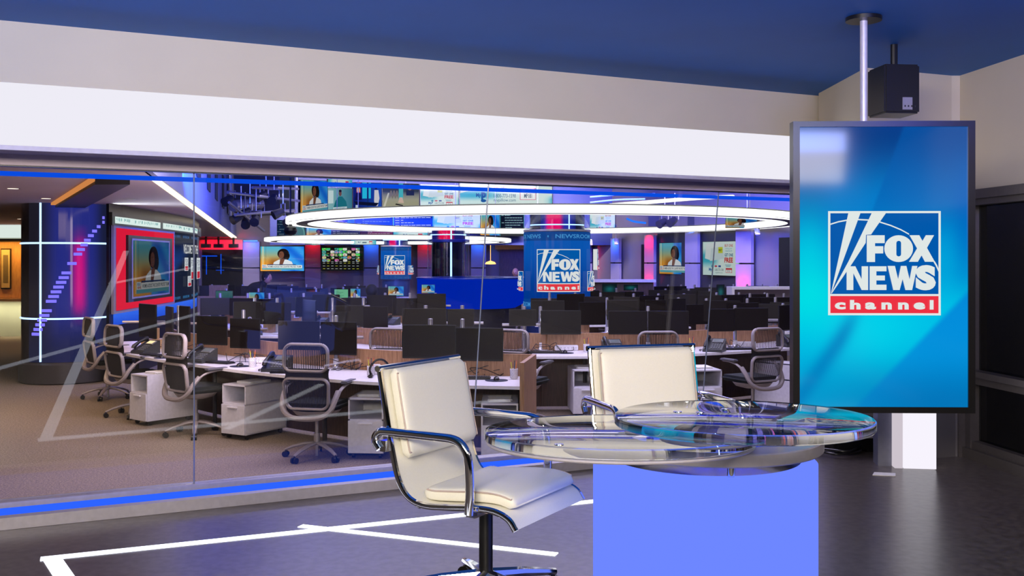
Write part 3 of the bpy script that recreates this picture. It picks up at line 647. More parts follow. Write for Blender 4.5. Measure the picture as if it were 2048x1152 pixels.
# unused builder for an added upright light panel to mirror in the gloss
def vert_light(px, D, z0, z1, w_, m, lab):
    x = (px-1024)/F*D; tag(MB().box(x-w_/2, x+w_/2, D, D+.03, z0, z1).build('light_panel', m, smooth=0), lab, 'light panel')

# the video wall
VW = [(218, 15.4), (245, 16.0), (333, 18.7), (343, 19.1), (365, 20.1), (388, 21.4), (398, 23.5)]
vwp = [Vector(((px-1024)/F*D, D, 0)) for px, D in VW]
def vw(px):
    for i in range(len(VW)-1):
        if px <= VW[i+1][0] or i == len(VW)-2:
            k = (px-1024)/F; A, B = vwp[i], vwp[i+1]; d = B-A
            t = (A.x-k*A.y)/(k*d.y-d.x); return A+d*t
def vwfn(px0, px1, z0, z1, e0=0.0, curved=False):
    A, B = vw(px0), vw(px1); n = Vector((B.y-A.y, -(B.x-A.x), 0)).normalized()
    def f(u, v, off):
        if px1-px0 > 60 and not curved: P = A.lerp(B, u)
        else: P = vw(px0+(px1-px0)*u)
        return P+n*(off+e0)+Vector((0, 0, z0+(z1-z0)*v))
    return f
n0 = Vector((1, .1, 0)).normalized()
slab('wall_video', [(p.x, p.y) for p in vwp]+[(p.x-.05, p.y+.02) for p in reversed(vwp)], 0, 2.77, mat('video_wall_black', (20, 20, 26), .35))
tk = empty('ticker_display', vw(280), 0, 'curved white stock ticker running along the top of the video wall', 'screen'); tk.location = (0, 0, 0)
mb = MB(); pp = [vw(218+i*4) for i in range(46)]
for i in range(len(pp)-1): mb.prism([(pp[i].x, pp[i].y), (pp[i].x+.05, pp[i].y), (pp[i+1].x+.05, pp[i+1].y), (pp[i+1].x, pp[i+1].y)], 2.44, 2.64)
mb.build('housing', M_['black'], tk, smooth=0)
for a, b_ in ((222, 314), (319, 389)):
    p = Pic(vwfn(a, b_, 2.47, 2.575, .062, True), .002, 1.15)
    p.rect(0, 0, 1, 1, (214, 232, 228), 20); r_ = random.Random(a)
    for i in range(36): x = r_.random()*.97; p.rect(x, .25+.3*r_.random(), x+.012, .75, (120, 170, 170))
    p.build('ticker_band', tk)
fr = empty('framed_wall_screen', (0, 0, 0), 0, 'big screen showing an anchor, in a red and grey frame on the video wall', 'screen')
def vbox(px0, px1, z0, z1, e0, e1, m, name, par):
    A, B = vw(px0), vw(px1); n = Vector((B.y-A.y, -(B.x-A.x), 0)).normalized()
    a, b_, c, d = A+n*e0, A+n*e1, B+n*e1, B+n*e0
    return MB().prism([(a.x, a.y), (b_.x, b_.y), (c.x, c.y), (d.x, d.y)], z0, z1).build(name, m, par, smooth=0)
vbox(221, 344, 1.06, 2.45, .01, .05, mat('grey_frame', (140, 132, 146), .5), 'outer_frame', fr)
vbox(226, 341, 1.11, 2.40, .05, .06, emis('red_frame_glow', (240, 30, 66), .85), 'red_border', fr)
vbox(244, 334, 1.22, 2.30, .06, .10, M_['black'], 'bezel', fr)
vbox(251, 328, 1.27, 2.25, .10, .105, M_['grey'], 'inner_trim', fr)
p = Pic(vwfn(253, 326, 1.30, 2.22, .108), .002, .22); im_anchor(p); p.build('screen', fr)
ws = empty('welcome_display', (0, 0, 0), 0, 'dark blue curved display with white welcome lettering beside the red frame', 'screen')
p = Pic(vwfn(345, 392, 1.09, 2.43, .02), .003, .8)
p.grid(16, 10, lambda u, v: mixc((14, 26, 52), (22, 60, 130), sm(v-u*.5, .3, .5)*sm(.9-v, 0, .3)))
for i, t in enumerate(('FOX NEWS', 'NEWSROOM', 'FOX NEWS')):
    p.text(t, .02+i*.36, .93, .28+i*.36, .97, (60, 110, 170), .02); p.text(t, .02+i*.36, .03, .28+i*.36, .07, (50, 130, 190), .02)
p.text('WELCOME TO THE', .38, .70, 1.0, .84, (236, 238, 240), .02)
for x, y, h_ in ((.42, .44, .2), (.66, .3, .34), (.5, .2, .16), (.86, .3, .34)): p.rect(x, y, x+.16, y+h_, (226, 232, 238)); p.rect(x+.02, y+.01, x+.14, y+h_*.35, (210, 40, 60)); p.text('FOX', x+.02, y+h_*.62, x+.14, y+h_*.9, (30, 60, 100)); p.text('NEWS', x+.02, y+h_*.4, x+.14, y+h_*.58, (30, 60, 100))
p.build('screen', ws)
bp = empty('blue_light_panel', (0, 0, 0), 0, 'bright blue glowing band at the foot of the video wall', 'light panel')
p = Pic(vwfn(224, 392, .88, 1.05, .02), .002); p.fn = lambda u, v, off: vw(224+168*u)+Vector((.02+off, 0, .88+.19*v)); p.grid(30, 3, lambda u, v: mixc((30, 80, 220), (50, 110, 245), v)); p.build('diffuser', bp)

# ------------------------------------------------------------------ newsroom columns, rings, hanging screens
def logo_column(pxc, D, rpx, y0, y1, label, full=True):
    r = rpx/F*(D-.0); x = (pxc-1024)/F*D; z1 = HC-(y0-HY)/F*D; z0 = HC-(y1-HY)/F*D
    o = empty('logo_column', (x, D, 0), 0, label, 'column')
    MB().lathe([(r*.93, 0), (r*.93, z0-.02), (r, z0-.02), (r, z1+.015), (r*.9, z1+.03)], n=48).build('drum', mat('drum_body', (14, 40, 92), .3), o)
    face = math.atan2(x, D)   # turns the picture towards the studio
    p = drum_pic(r+.004, z0, z1, -PI*.52-face, PI*.52-face, .002, .92)
    H = z1-z0; half = PI*.52; circ = 2*half*r
    p.grid(40, 10, lambda u, v: mixc((0, 58, 150), (10, 92, 190), sm(v, .1, .8)))
    p.rect(0, .885, 1, 1, (14, 72, 150), 40); p.rect(0, 0, 1, .13, (10, 70, 150), 40)
    def U_(px): return .5+math.asin(max(-.999, min(.999, (px-pxc)/rpx)))/(2*half)
    def V_(py): return 1-(py-y0)/(y1-y0)
    if full:
        tb = (70, 150, 215)
        p.text('FOX NEWS', U_(1040), .915, U_(1083), .968, tb, .02); p.ell(U_(1097), .94, .006, .015, tb, 10); p.text('NEWSROOM', U_(1111), .915, U_(1177), .968, tb, .02)
        p.text('NEWSROOM', U_(1050)-.16, .03, U_(1063), .09, tb, .02); p.text('FOX NEWS', U_(1126), .03, U_(1177), .09, tb, .02)
        sc = 1.0; ox = 0
    else:
        tb = (40, 100, 160)
        p.text('FOX NEWS', U_(763), .915, U_(783), .965, tb, .02); p.text('NEWSROOM', U_(787), .915, U_(818), .965, tb, .02); p.text('FOX NEWS', U_(790), .03, U_(820), .08, tb, .02)
    def lg(px0, px1, py0, py1): logo(p, U_(px0), V_(py1), U_(px1), V_(py0))
    if full:
        lg(1076, 1158, 499, 582); logo(p, U_(1168), V_(581), U_(1168)+.26, V_(542)); logo(p, U_(1057)-.16, V_(581), U_(1057), V_(542)); logo(p, U_(1178.5), V_(540), U_(1178.5)+.2, V_(498))
    else:
        lg(770, 809, 511, 549); logo(p, U_(813.5), V_(549), U_(813.5)+.22, V_(531)); logo(p, U_(763.5)-.2, V_(549), U_(763.5), V_(531))
    p.build('screen', o)
    # clear tube above with glowing pink and blue light and white cross lines
    zt_ = 2.99 if full else 2.60
    MB().lathe([(r*.99, z1+.05), (r*.99, zt_)], n=40).build('glass_tube', thin_glass('tube_glass', (.86, .9, .98), 1.35), o)
    core = MB().lathe([(r*.84, z1+.03), (r*.84, zt_)], n=40).build('core', mat('core_gloss', (24, 30, 70), .15, .3, coat=.5), o)
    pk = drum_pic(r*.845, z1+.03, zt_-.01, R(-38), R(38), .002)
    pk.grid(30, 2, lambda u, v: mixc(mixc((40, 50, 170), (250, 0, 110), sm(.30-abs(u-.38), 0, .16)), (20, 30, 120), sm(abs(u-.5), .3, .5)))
    pk.build('glow_sheen_layer', o)
    MB().tube([cylpt(r*.86, R(22), z1+.04), cylpt(r*.86, R(22), zt_)], .012*D/20, n=6).build('light_line', E_['led'], o)
    MB().tube([cylpt(r*.86, R(a), z1+.14*D/20) for a in range(-70, 71, 8)], .012*D/20, n=6).build('light_line', E_['led'], o)
    MB().lathe([(r*1.02, z1+.012), (r*1.02, z1+.05), (r*.85, z1+.05)], n=40).build('collar', M_['alu'], o)
    return o
logo_column(1114, 20, 66, 465, 616, 'big round column wrapped in a blue logo screen, right of the middle')
logo_column(792, 34, 30, 494, 558, 'small far round column wrapped in a blue logo screen', False)
# glass tube column with white light line
D = 24; x = (897-1024)/F*D; r = 42/F*D; o = empty('glass_tube_column', (x, D, 0), 0, 'dark round column in a clear glass tube with a white light line', 'column')
MB().lathe([(r, .1), (r, 2.60)], n=40).build('glass_tube', thin_glass('tube_glass', (.86, .9, .98), 1.35), o)
MB().lathe([(r*.8, 0), (r*.8, 2.60), (0, 2.60)], n=40).build('core', mat('core_dark', (20, 22, 34), .12, .3, coat=1, scale=3, var=.4), o)
MB().tube([cylpt(r*.84, R(12), .4), cylpt(r*.84, R(12), 2.6)], .022, n=6).build('light_line', E_['led'], o)
MB().tube([cylpt(r*.84, R(a), 2.5) for a in range(-80, 81, 8)], .018, n=6).build('light_line', E_['led'], o)
pk = drum_pic(r*.86, 2.38, 2.6, R(-60), R(60), .002); pk.grid(20, 2, lambda u, v: mixc((30, 30, 110), (245, 0, 80), sm(.26-abs(u-.45), 0, .12))); pk.build('glow_sheen_layer', o)
MB().lathe([(r*.80, 2.31), (r*1.0, 2.33), (r*1.0, 2.38), (r*.8, 2.40)], n=40).build('collar', mat('blue_collar', (20, 40, 130), .3), o)
# blue glowing round counter
D = 21.6; x = (944-1024)/F*D; o = empty('round_blue_counter', (x, D, 0), 0, 'round counter glowing deep blue around the foot of the glass tube column', 'counter')
r = 1.18
MB().lathe([(r*.80, 0), (r*.80, .88)], n=48).build('foot', M_['dark'], o)
MB().lathe([(r*.80, .88), (r*.93, .96), (r, 1.05), (r, 1.48), (r*1.02, 1.5)], n=64).build('front', E_['counter'], o)
MB().lathe([(r*1.02, 1.50), (r*1.02, 1.53), (r*.6, 1.53)], n=64).build('top', mat('blue_top', (20, 60, 160), .2), o)

# ring lights
def ring(pxc, D, rx, ry, z, label, k=1.0):
    x = (pxc-1024)/F*D; o = empty('ring_light', (x, D, z), 0, label, 'ring light'); n = 96
    def el(rr, zz): return [(rr, zz)]
    s = ry/rx
    MB().lathe([(rx, .0), (rx, .13*k), (rx-.05, .13*k)], n=n, sy=s).build('outer_diffuser', E_['ring'], o)
    MB().lathe([(rx-.02, -.005), (rx-.24*k, -.005)], n=n, sy=s).build('under_diffuser', E_['ring'], o, smooth=0)
    MB().lathe([(rx-.24*k, -.006), (rx-.50*k, -.006)], n=n, sy=s).build('soffit', mat('ring_mauve', (96, 80, 90), .5), o, smooth=0)
    MB().lathe([(rx-.50*k, -.005), (rx-.76*k, -.005), (rx-.78*k, .02), (rx-.78*k, .13*k)], n=n, sy=s).build('inner_diffuser', E_['ring'], o)
    MB().lathe([(rx-.02, .155*k), (rx-.76*k, .155*k)], n=n, sy=s).build('top', M_['dark'], o, smooth=0)
    for a in (20, 90, 160, 230, 310):
        p = Vector((math.cos(R(a))*(rx-.3), math.sin(R(a))*(ry-.3), .15*k)); MB().tube([p, p+Vector((0, 0, 4.95-z-.15*k))], .008, n=5).build('hanger', M_['alu'], o)
    return o
ring(1090, 25.3, 6.35, 7.4, 2.76, 'very large oval ring light hanging over the middle of the newsroom')
ring(781, 30, 3.62, 4.6, 2.44, 'smaller oval ring light hanging behind and left of the large one', .7)
# faint curved light strip upper right
mb = MB(); q = [at(1218, 411, 22), at(1300, 404, 23), at(1400, 396, 24), at(1466, 393, 25)]
mb.tube(catmull(q, 5), .055, n=8, flat=.8); tag(mb.build('curved_light_strip', E_['ring']), 'slanting white light strip high behind the large ring light', 'light')
mb = MB(); mb.tube(catmull([at(1253, 437, 30), at(1268, 443, 30), at(1292, 446, 30)], 4), .03, n=6); tag(mb.build('curved_blue_strip', emis('strip_blue', (40, 120, 255), 1.2)), 'short curved blue light strip on the upper right wall', 'light')
mb = MB()
for a in ((1180, 394, 1310, 388), (1180, 405, 1290, 398)): mb.tube(catmull([at(a[0], a[1], 24), at((a[0]+a[2])/2, (a[1]+a[3])/2-2, 24), at(a[2], a[3], 24)], 4), .02, n=5)
tag(mb.build('ceiling_cable', M_['white']), 'pair of pale cables looping across the blue lit ceiling', 'cable')

# hanging video wall: (px0,px1,ytop0,ytop1,ybot0,ybot1,D0,D1, kind, words)
HS = [
 (601, 655, 360, 362, 430, 421, 31, 32.5, 'anchor', 'upper wall screen with an anchor, leftmost of the upper row', .6),
 (656, 704, 376, 377, 424, 420, 32.5, 33, 'man', 'upper wall screen showing a man in a teal jacket', .75),
 (656, 704, 358, 360, 373, 375, 32.4, 32.9, 'strip', 'pale screen strip above the man in teal', .7),
 (706, 763, 365, 366, 419, 417, 33, 33.5, 'studio', 'upper wall screen showing two people in a blue studio', .8),
 (765, 838, 366, 368, 416, 414, 33.5, 34, 'gym', 'upper wall screen showing a pale floor and exercise gear', .8),
 (841, 918, 369, 371, 414, 413, 34, 34.3, 'pillow', 'upper wall screen with a pillow advert', .9),
 (920, 1104, 366, 368, 411.5, 411, 34.2, 35, 'wide', 'very wide pale screen with a telephone number and web address', .95),
 (668, 709, 430, 430, 456, 458, 33, 33.2, 'anchor', 'small anchor screen seen inside the left end of the large ring', .5),
 (710, 785, 428, 428, 460, 462, 33.2, 33.6, 'list', 'dark blue text screen inside the large ring', .6),
 (786, 867, 428, 427, 462, 462, 33.6, 34, 'list2', 'dark text screen with cyan edges inside the large ring', .9),
 (868, 960, 427, 427, 462, 464, 34, 34.3, 'pillow', 'pillow advert screen inside the large ring, left of the middle', .9),
 (961, 999, 427, 427, 470, 471, 34.3, 34.5, 'anchor', 'blue anchor screen inside the large ring', .8),
 (1000, 1048, 427, 427, 472, 472, 34.5, 34.8, 'list3', 'dark list screen just left of the big logo column', .8),
 (1180, 1230, 427, 427, 466, 465, 33.5, 33.2, 'pillow', 'pillow advert screen just right of the big logo column', .9),
 (554, 581, 440, 441, 480, 480, 33, 33, 'list', 'dark narrow screen at the left end of the lower row', .35),
 (581, 611, 442, 442, 480, 479, 33, 33, 'map', 'teal map screen in the lower row', .8),
 (613, 662, 456, 456, 478, 478, 33.1, 33.3, 'anchor', 'warm anchor screen in the lower row', .85),
 (663, 719, 462, 462, 477, 477, 33.3, 33.5, 'list4', 'charcoal text screen in the lower row', .9),
 (721, 785, 463, 463, 476, 476, 33.5, 33.8, 'list5', 'maroon text screen in the lower row', .9),
 (787, 855, 464, 465, 476, 476, 33.8, 34, 'strip', 'pale advert strip at the right of the lower row', .9),
 (610, 640, 480.5, 480.5, 489, 489, 33, 33.1, 'map', 'thin teal strip screen inside the smaller ring', .8),
 (650, 700, 480.5, 480.5, 489, 489, 33.1, 33.3, 'list', 'thin dark strip screen inside the smaller ring', .8),
 (702, 752, 480.5, 480.5, 489, 489, 33.3, 33.5, 'strip', 'thin pale strip screen inside the smaller ring', .9),
 (965, 1000, 476, 476, 483, 483, 34, 34.2, 'list5', 'thin maroon strip screen behind the end of the smaller ring', .8),
 (1001, 1022, 476, 476, 485, 485, 34.2, 34.4, 'map', 'thin green strip screen behind the end of the smaller ring', .6),
 (1451, 1514, 434, 434, 456, 456, 27.5, 26.5, 'anchor', 'anchor screen seen inside the right end of the large ring', .5),
]
def image(p, kind):
    if kind == 'anchor': im_anchor(p)
    elif kind == 'pillow': im_pillow(p)
    elif kind == 'wide': im_pillow(p, True)
    elif kind == 'man': im_man(p)
    elif kind == 'studio': im_studio(p)
    elif kind == 'gym': im_gym(p)
    elif kind == 'map': im_map(p)
    elif kind == 'strip': p.grid(10, 2, lambda u, v: mixc((60, 190, 215), (220, 240, 236), sm(abs(u-.5), .5, .25))); p.text('My P', .28, .3, .4, .7, (20, 100, 170), .03); p.rect(.45, .3, .62, .6, (90, 120, 140)); p.rect(.72, .2, .85, .8, (210, 60, 80)); p.rect(.73, .25, .84, .55, (240, 240, 240))
    elif kind == 'list': im_list(p, (20, 56, 100), 7, None, 5, (150, 180, 205))
    elif kind == 'list2': im_list(p, (14, 34, 66), 6, (60, 200, 220), 2)
    elif kind == 'list3': im_list(p, (12, 24, 36), 8, (40, 150, 170), 3, (150, 190, 200)); p.rect(.02, .93, .98, 1, (60, 180, 210))
    elif kind == 'list4': im_list(p, (40, 40, 52), 4, None, 4)
    elif kind == 'list5': im_list(p, (110, 20, 36), 4, None, 6); p.rect(0, 0, .22, 1, (60, 20, 30))
def tv(px0, px1, a0, a1, b0, b1, D0, D1, kind, label, dim=1, group=None, bez=.035, name='wall_screen'):
    A0, A1, B0, B1 = at(px0, a0, D0), at(px1, a1, D1), at(px0, b0, D0), at(px1, b1, D1)
    base = (B0+B1)/2; n = Vector((A1.y-A0.y, -(A1.x-A0.x), 0)).normalized()
    o = empty(name, base, 0, label, 'screen', group)
    c = [B0-base, B1-base, A1-base, A0-base]
    mb = MB(); g = [q-n*.002 for q in c]+[q-n*.08 for q in c]
    mid = sum(c, Vector())/4
    g = [mid+(q-mid)*(1+bez) for q in g[:4]]+[mid-n*.08+(q-mid+n*.08)*(1+bez) for q in g[4:]]
    mb.add(g, [(0, 1, 2, 3), (7, 6, 5, 4), (0, 4, 5, 1), (1, 5, 6, 2), (2, 6, 7, 3), (3, 7, 4, 0)]).build('bezel', M_['black'], o, smooth=0)
    def fn(u, v, off): return (c[0].lerp(c[1], u)).lerp(c[3].lerp(c[2], u), v)+n*(.004+off)
    p = Pic(fn, .0025, dim); image(p, kind); 
    if kind == 'multi': im_multi(p)
    p.build('screen', o); return o
for h in HS: tv(*h[:10], dim=h[10], group='screens of the hanging video wall', bez=.02)
# dark carrier behind the hanging screens
def carrier(px0, px1, y0, y1, D0, D1):
    A, B = at(px0, y0, D0), at(px1, y0, D1); z0 = HC-(y1-HY)/F*(D0+D1)/2
    return struct(MB().prism([(A.x, D0), (B.x, D1), (B.x, D1+.15), (A.x, D0+.15)], z0, 4.95).build('wall_screen_carrier', mat('carrier_blue', (30, 44, 110), .5), smooth=0))
carrier(540, 1235, 360, 490, 34.6, 35.4)
tv(521, 608, 493, 493, 542, 542, 37.2, 37.2, 'anchor', 'large bright wall screen showing an anchor in a white jacket, on the back wall', 1.0)
tv(643, 726, 495, 495, 541, 541, 37.2, 37.2, 'multi', 'large black wall screen tiled with many small feeds, on the back wall', 1.0)
tv(1319, 1379, 486.5, 485, 547, 549, 32.1, 30.9, 'anchor', 'wall screen with an anchor on the right wall, between the red and blue panels', .62)
tv(1406, 1478.5, 484, 482.5, 549.5, 552, 29.6, 28.4, 'pillow', 'wall screen with a pillow advert on the right wall', .62)
tv(1095, 1110, 386, 386, 411, 411, 30, 30, 'list', 'narrow dark screen beside the very wide pale screen', .3) if False else None
mb = MB()
for px in (1242, 1290, 1315):
    pass
# upper right wall: vents, blue lamps
for px in (1304, 1382):
    A = at(px-10, 434, 31); o = MB().box(0, .32, -.02, .02, 0, .30)
    for k in range(6): o.box(.02, .30, -.03, -.02, .03+k*.045, .045+k*.045)
    tag(o.build('wall_vent', M_['dark'], smooth=0, loc=(A.x, A.y-.3, A.z-.3)), ('left' if px < 1350 else 'right')+' one of two square grilles on the upper right wall', 'vent', 'square grilles on the upper right wall')
area('upper_blue_wash', (3.0, 21, 3.3), (5.4, 27, 6.0), 4, .5, 1100, (12, 50, 255), 100)
area('upper_blue_wash', (-4.2, 13.5, 3.2), (-7.4, 19, 5.0), 6, .5, 1300, (20, 76, 255), 110)
area('upper_blue_wash', (0, 23, 3.6), (0, 30, 5.6), 9, .5, 520, (16, 60, 255), 110)
area('low_ceiling_fill', (-5.9, 15.5, 2.5), (-5.6, 15.5, 2.77), .3, 4.5, 30, (215, 235, 235), 170)  # added unseen uplight brightening the low ceiling near the ticker
area('ceiling_wash', (-2.9, 10.0, 2.45), (-4.6, 12.5, 2.77), .4, 3, 42, (225, 204, 215), 170)  # added unseen lamp in open air, lifts the low ceiling
area('video_wall_glow', (-5.6, 17, 1.5), (-4.0, 16, .9), 2, 1.2, 16, (130, 150, 255), 150)
# studio-style gear hanging in the blue area left of the hanging screens
def pipe(a, b_, r, label, m=None):
    mb = MB(); mb.tube([a, b_], r, n=8); return tag(mb.build('lighting_pipe', m or M_['alu']), label, 'pipe', 'lighting pipes over the newsroom')
for i_, (a, b_) in enumerate((((456, 385), (598, 402)), ((470, 430), (590, 420)), ((505, 375), (596, 378)), ((458, 405), (528, 462)))):
    pipe(at(*a, 24), at(*b_, 27), .035, ('long sagging', 'lowest level', 'highest level', 'steeply slanting')[i_]+' pale lighting pipe left of the hanging screens')
mb = MB(); A = at(468, 362, 28.5); mb.box(A.x, A.x+1.3, A.y, A.y+2, A.z-.9, A.z+.3); tag(mb.build('air_duct', M_['dark'], smooth=0), 'dark boxy air duct in the blue lit ceiling', 'duct')
mb = MB(); mb.tube([at(466, 412, 27), at(520, 407, 28)], .16, n=14); tag(mb.build('round_duct', M_['alu']), 'round metal duct in the blue lit ceiling', 'duct')
def stage_lamp():
    o = empty('stage_lamp', cat='lamp', label='x'); MB().cyl((0, 0, -.30), (0, -.25, -.42), .09, .12, n=12).build('housing', M_['dark'], o)
    mb = MB(); mb.tube([(-.13, 0, -.3), (-.13, 0, -.12), (.13, 0, -.12), (.13, 0, -.3)], .012, n=5); mb.cyl((0, 0, -.12), (0, 0, .45), .02, n=8); mb.build('yoke', M_['alu'], o); return o
SL = Proto(stage_lamp)
for i_, (px, py, D) in enumerate(((462, 372, 25), (482, 408, 25), (490, 419, 26), (500, 398, 26), (512, 412, 25), (520, 400, 26), (532, 365, 26), (548, 370, 25), (566, 398, 25), (580, 415, 26), (1330, 420, 28), (1350, 418, 28))):
    SL.put(at(px, py, D), R(random.uniform(-60, 60)), nth(i_+1)+' dark stage lamp from the left, hanging in the blue lit ceiling', 'stage lamps in the newsroom ceiling')
mb = MB(); p = at(581, 455, 24); mb.tube([p+Vector((0, 0, .1)), p+Vector((0, 0, 1.2))], .02, n=6); mb.lathe([(.03, .3), (.04, .05), (.13, 0), (.16, -.08), (.12, -.16), (0, -.2)], n=20)
mb.v = [v for v in mb.v]; mb2 = MB(); mb2.tube([Vector((0, 0, .1)), Vector((0, 0, 1.2))], .02, n=6); mb2.lathe([(.03, .3), (.04, .05), (.13, 0), (.16, -.08), (.12, -.16), (0, -.2)], n=20)
tag(mb2.build('dome_camera', M_['black'], loc=p), 'black dome camera hanging left of the large ring light', 'camera')

# ------------------------------------------------------------------ newsroom furniture builders (user side faces -Y, towards the studio)
def task_chair():
    o = empty('task_chair', cat='chair', label='x')
    for k in range(5):
        a = R(90+72*k+20); d = Vector((math.cos(a), math.sin(a), 0))
        l = MB().tube([d*.03+Vector((0, 0, .145)), d*.12+Vector((0, 0, .135)), d*.24+Vector((0, 0, .105)), d*.325+Vector((0, 0, .07))], .02, n=8, radii=[.03, .028, .024, .017], flat=.6).build('leg', M_['grey'], o)
        c = MB(); side = Vector((-d.y, d.x, 0)); e = d*.32
        for s_ in (-1, 1): c.cyl(e+side*(.008*s_)+Vector((0, 0, .029)), e+side*(.028*s_)+Vector((0, 0, .029)), .029, n=12)
        c.cyl(e+Vector((0, 0, .03)), e+Vector((0, 0, .07)), .009, n=8); c.build('caster', M_['black'], l)
    MB().cyl((0, 0, .02), (0, 0, .14), .016, n=10).cyl((0, 0, .12), (0, 0, .24), .03, n=14).cyl((0, 0, .24), (0, 0, .42), .018, n=12).build('gas_column', M_['alu'], o)
    def bowl(r, z):  # shell under the seat
        return r, z
    MB().lathe([(0, .40), (.10, .40), (.20, .425), (.235, .465), (.24, .475)], n=24, sy=.95).build('seat_shell', M_['grey'], o)
    s = MB(); s.box(-.245, .245, -.20, .29, .475, .545, bev=.03); s.build('seat_cushion', M_['cush'], o, smooth=60)
    def yb(x, z): return -.225-.05*(z-.5)+.28*x*x-.03*math.sin((z-.5)*5)
    low = [(x*(1+.10*z/.3), z+.645) for x, z in rrect(.44, .29, .07, 6)]
    MB().tube([(x, yb(x, z), z) for x, z in low], .023, n=8, closed=True, flat=.6).build('lower_back_frame', M_['grey'], o)
    m = MB()
    for i in range(27):
        x = -.2+.4*i/26; zz = .135 if abs(x) < .16 else .10
        m.tube([(x*1.0, yb(x, z)+.005, z) for z in (.645-zz, .645, .645+zz)], .0052, n=4)
    m.build('lower_mesh', M_['mesh'], o)
    m = MB(); vs = []; nx, nz = 10, 5                     # dark membrane joining the two frames
    for j in range(nz+1):
        z = .765+.12*j/nz; w_ = .235-.02*math.sin(PI*j/nz)
        for i in range(nx+1): x = -w_+2*w_*i/nx; vs.append((x, yb(x, z)+.006+.02*math.sin(PI*j/nz), z))
    vs += [(x, y+.008, z) for x, y, z in vs]; k = (nx+1)*(nz+1)
    fs = [(j*(nx+1)+i, j*(nx+1)+i+1, (j+1)*(nx+1)+i+1, (j+1)*(nx+1)+i) for j in range(nz) for i in range(nx)]
    m.add(vs, fs+[tuple(a+k for a in reversed(f)) for f in fs]).build('neck_membrane', M_['mesh'], o)
    up = [(x*(1-.03*z/.25), z+.985) for x, z in rrect(.44, .25, .075, 6)]
    f = MB().tube([(x, yb(x, z), z) for x, z in up], .025, n=8, closed=True, flat=.6).build('upper_back_frame', M_['grey'], o)
    m = MB()
    for i in range(23):
        x = -.195+.39*i/22; zz = .118 if abs(x) < .15 else .09
        m.tube([(x, yb(x, z)+.004, z) for z in (.985-zz, .985, .985+zz)], .0048, n=4)
    m.build('upper_mesh', M_['mesh'], o)
    m = MB()
    for i in range(26): x = -.17+.34*i/25; m.box(x-.002, x+.002, yb(x, 1.11)-.012, yb(x, 1.11)+.012, 1.108, 1.122)
    m.build('toothed_edge', M_['mesh'], f, smooth=0)
    # curved rail round the bottom of the back, rising to the arms
    rail = [(-.27, -.12, .66), (-.262, -.19, .58), (-.235, -.235, .49), (-.15, -.27, .43), (0, -.28, .415), (.15, -.27, .43), (.235, -.235, .49), (.262, -.19, .58), (.27, -.12, .66)]
    MB().tube(catmull(rail, 4), .03, n=8, flat=.8, up=(0, 0, 1)).build('lower_rail', M_['grey'], o)
    for s_ in (-1, 1):
        a = MB().tube(catmull([(s_*.262, -.17, .60), (s_*.285, -.08, .68), (s_*.295, .05, .715), (s_*.295, .17, .72)], 4), .02, n=8, flat=.6).build('arm', M_['grey'], o)
        MB().box(s_*.295-.04, s_*.295+.04, -.06, .20, .722, .748, bev=.012).build('arm_pad', mat('arm_pad_grey', (96, 94, 100), .6), a, smooth=60)
    return o
CH = Proto(task_chair)
def pedestal():
    o = empty('drawer_pedestal', cat='cabinet', label='x'); W = .34; Dp = .62
    b = MB()
    b.box(-W/2, -W/2+.015, -Dp/2, Dp/2, .055, .58); b.box(W/2-.015, W/2, -Dp/2, Dp/2, .055, .58); b.box(-W/2, W/2, -Dp/2, Dp/2, .565, .58)
    b.box(-W/2, W/2, Dp/2-.015, Dp/2, .055, .58); b.box(-W/2, W/2, -Dp/2+.02, Dp/2, .055, .07); b.box(-W/2, W/2, -Dp/2, Dp/2, .365, .38)
    b.build('body', M_['whitecab'], o, smooth=0)
    d = MB().box(-W/2+.002, W/2-.002, -Dp/2-.018, -Dp/2, .058, .368, bev=.003).build('door', M_['whitecab'], o, smooth=0)
    MB().box(-.07, .07, -Dp/2-.04, -Dp/2-.018, .335, .350, bev=.003).build('handle', mat('handle_white', (226, 224, 232), .3), d, smooth=0)
    for sx in (-1, 1):
        for sy in (-1, 1): MB().cyl((sx*.13-.012, sy*.25, .028), (sx*.13+.012, sy*.25, .028), .027, n=12).box(sx*.13-.02, sx*.13+.02, sy*.25-.02, sy*.25+.02, .045, .056).build('caster', M_['black'], o)
    return o
PED = Proto(pedestal)
def monitor():
    o = empty('computer_monitor', cat='monitor', label='x')
    MB().box(-.27, .27, 0, .022, 0, .33, bev=.004).build('housing', M_['black'], o, smooth=0)
    MB().box(-.262, .262, -.004, -.0005, .018, .322).build('screen', M_['bezel'], o, smooth=0)
    MB().box(-.1, .1, .022, .05, .09, .24, bev=.008).build('rear_mount', M_['dark'], o, smooth=0)
    return o
MON = Proto(monitor)
def monitor_flat():
    o = MB().box(-.27, .27, 0, .03, 0, .33, bev=.005).build('computer_monitor', M_['bezel'], smooth=0); return tag(o, 'x', 'monitor')
MONF = Proto(monitor_flat)
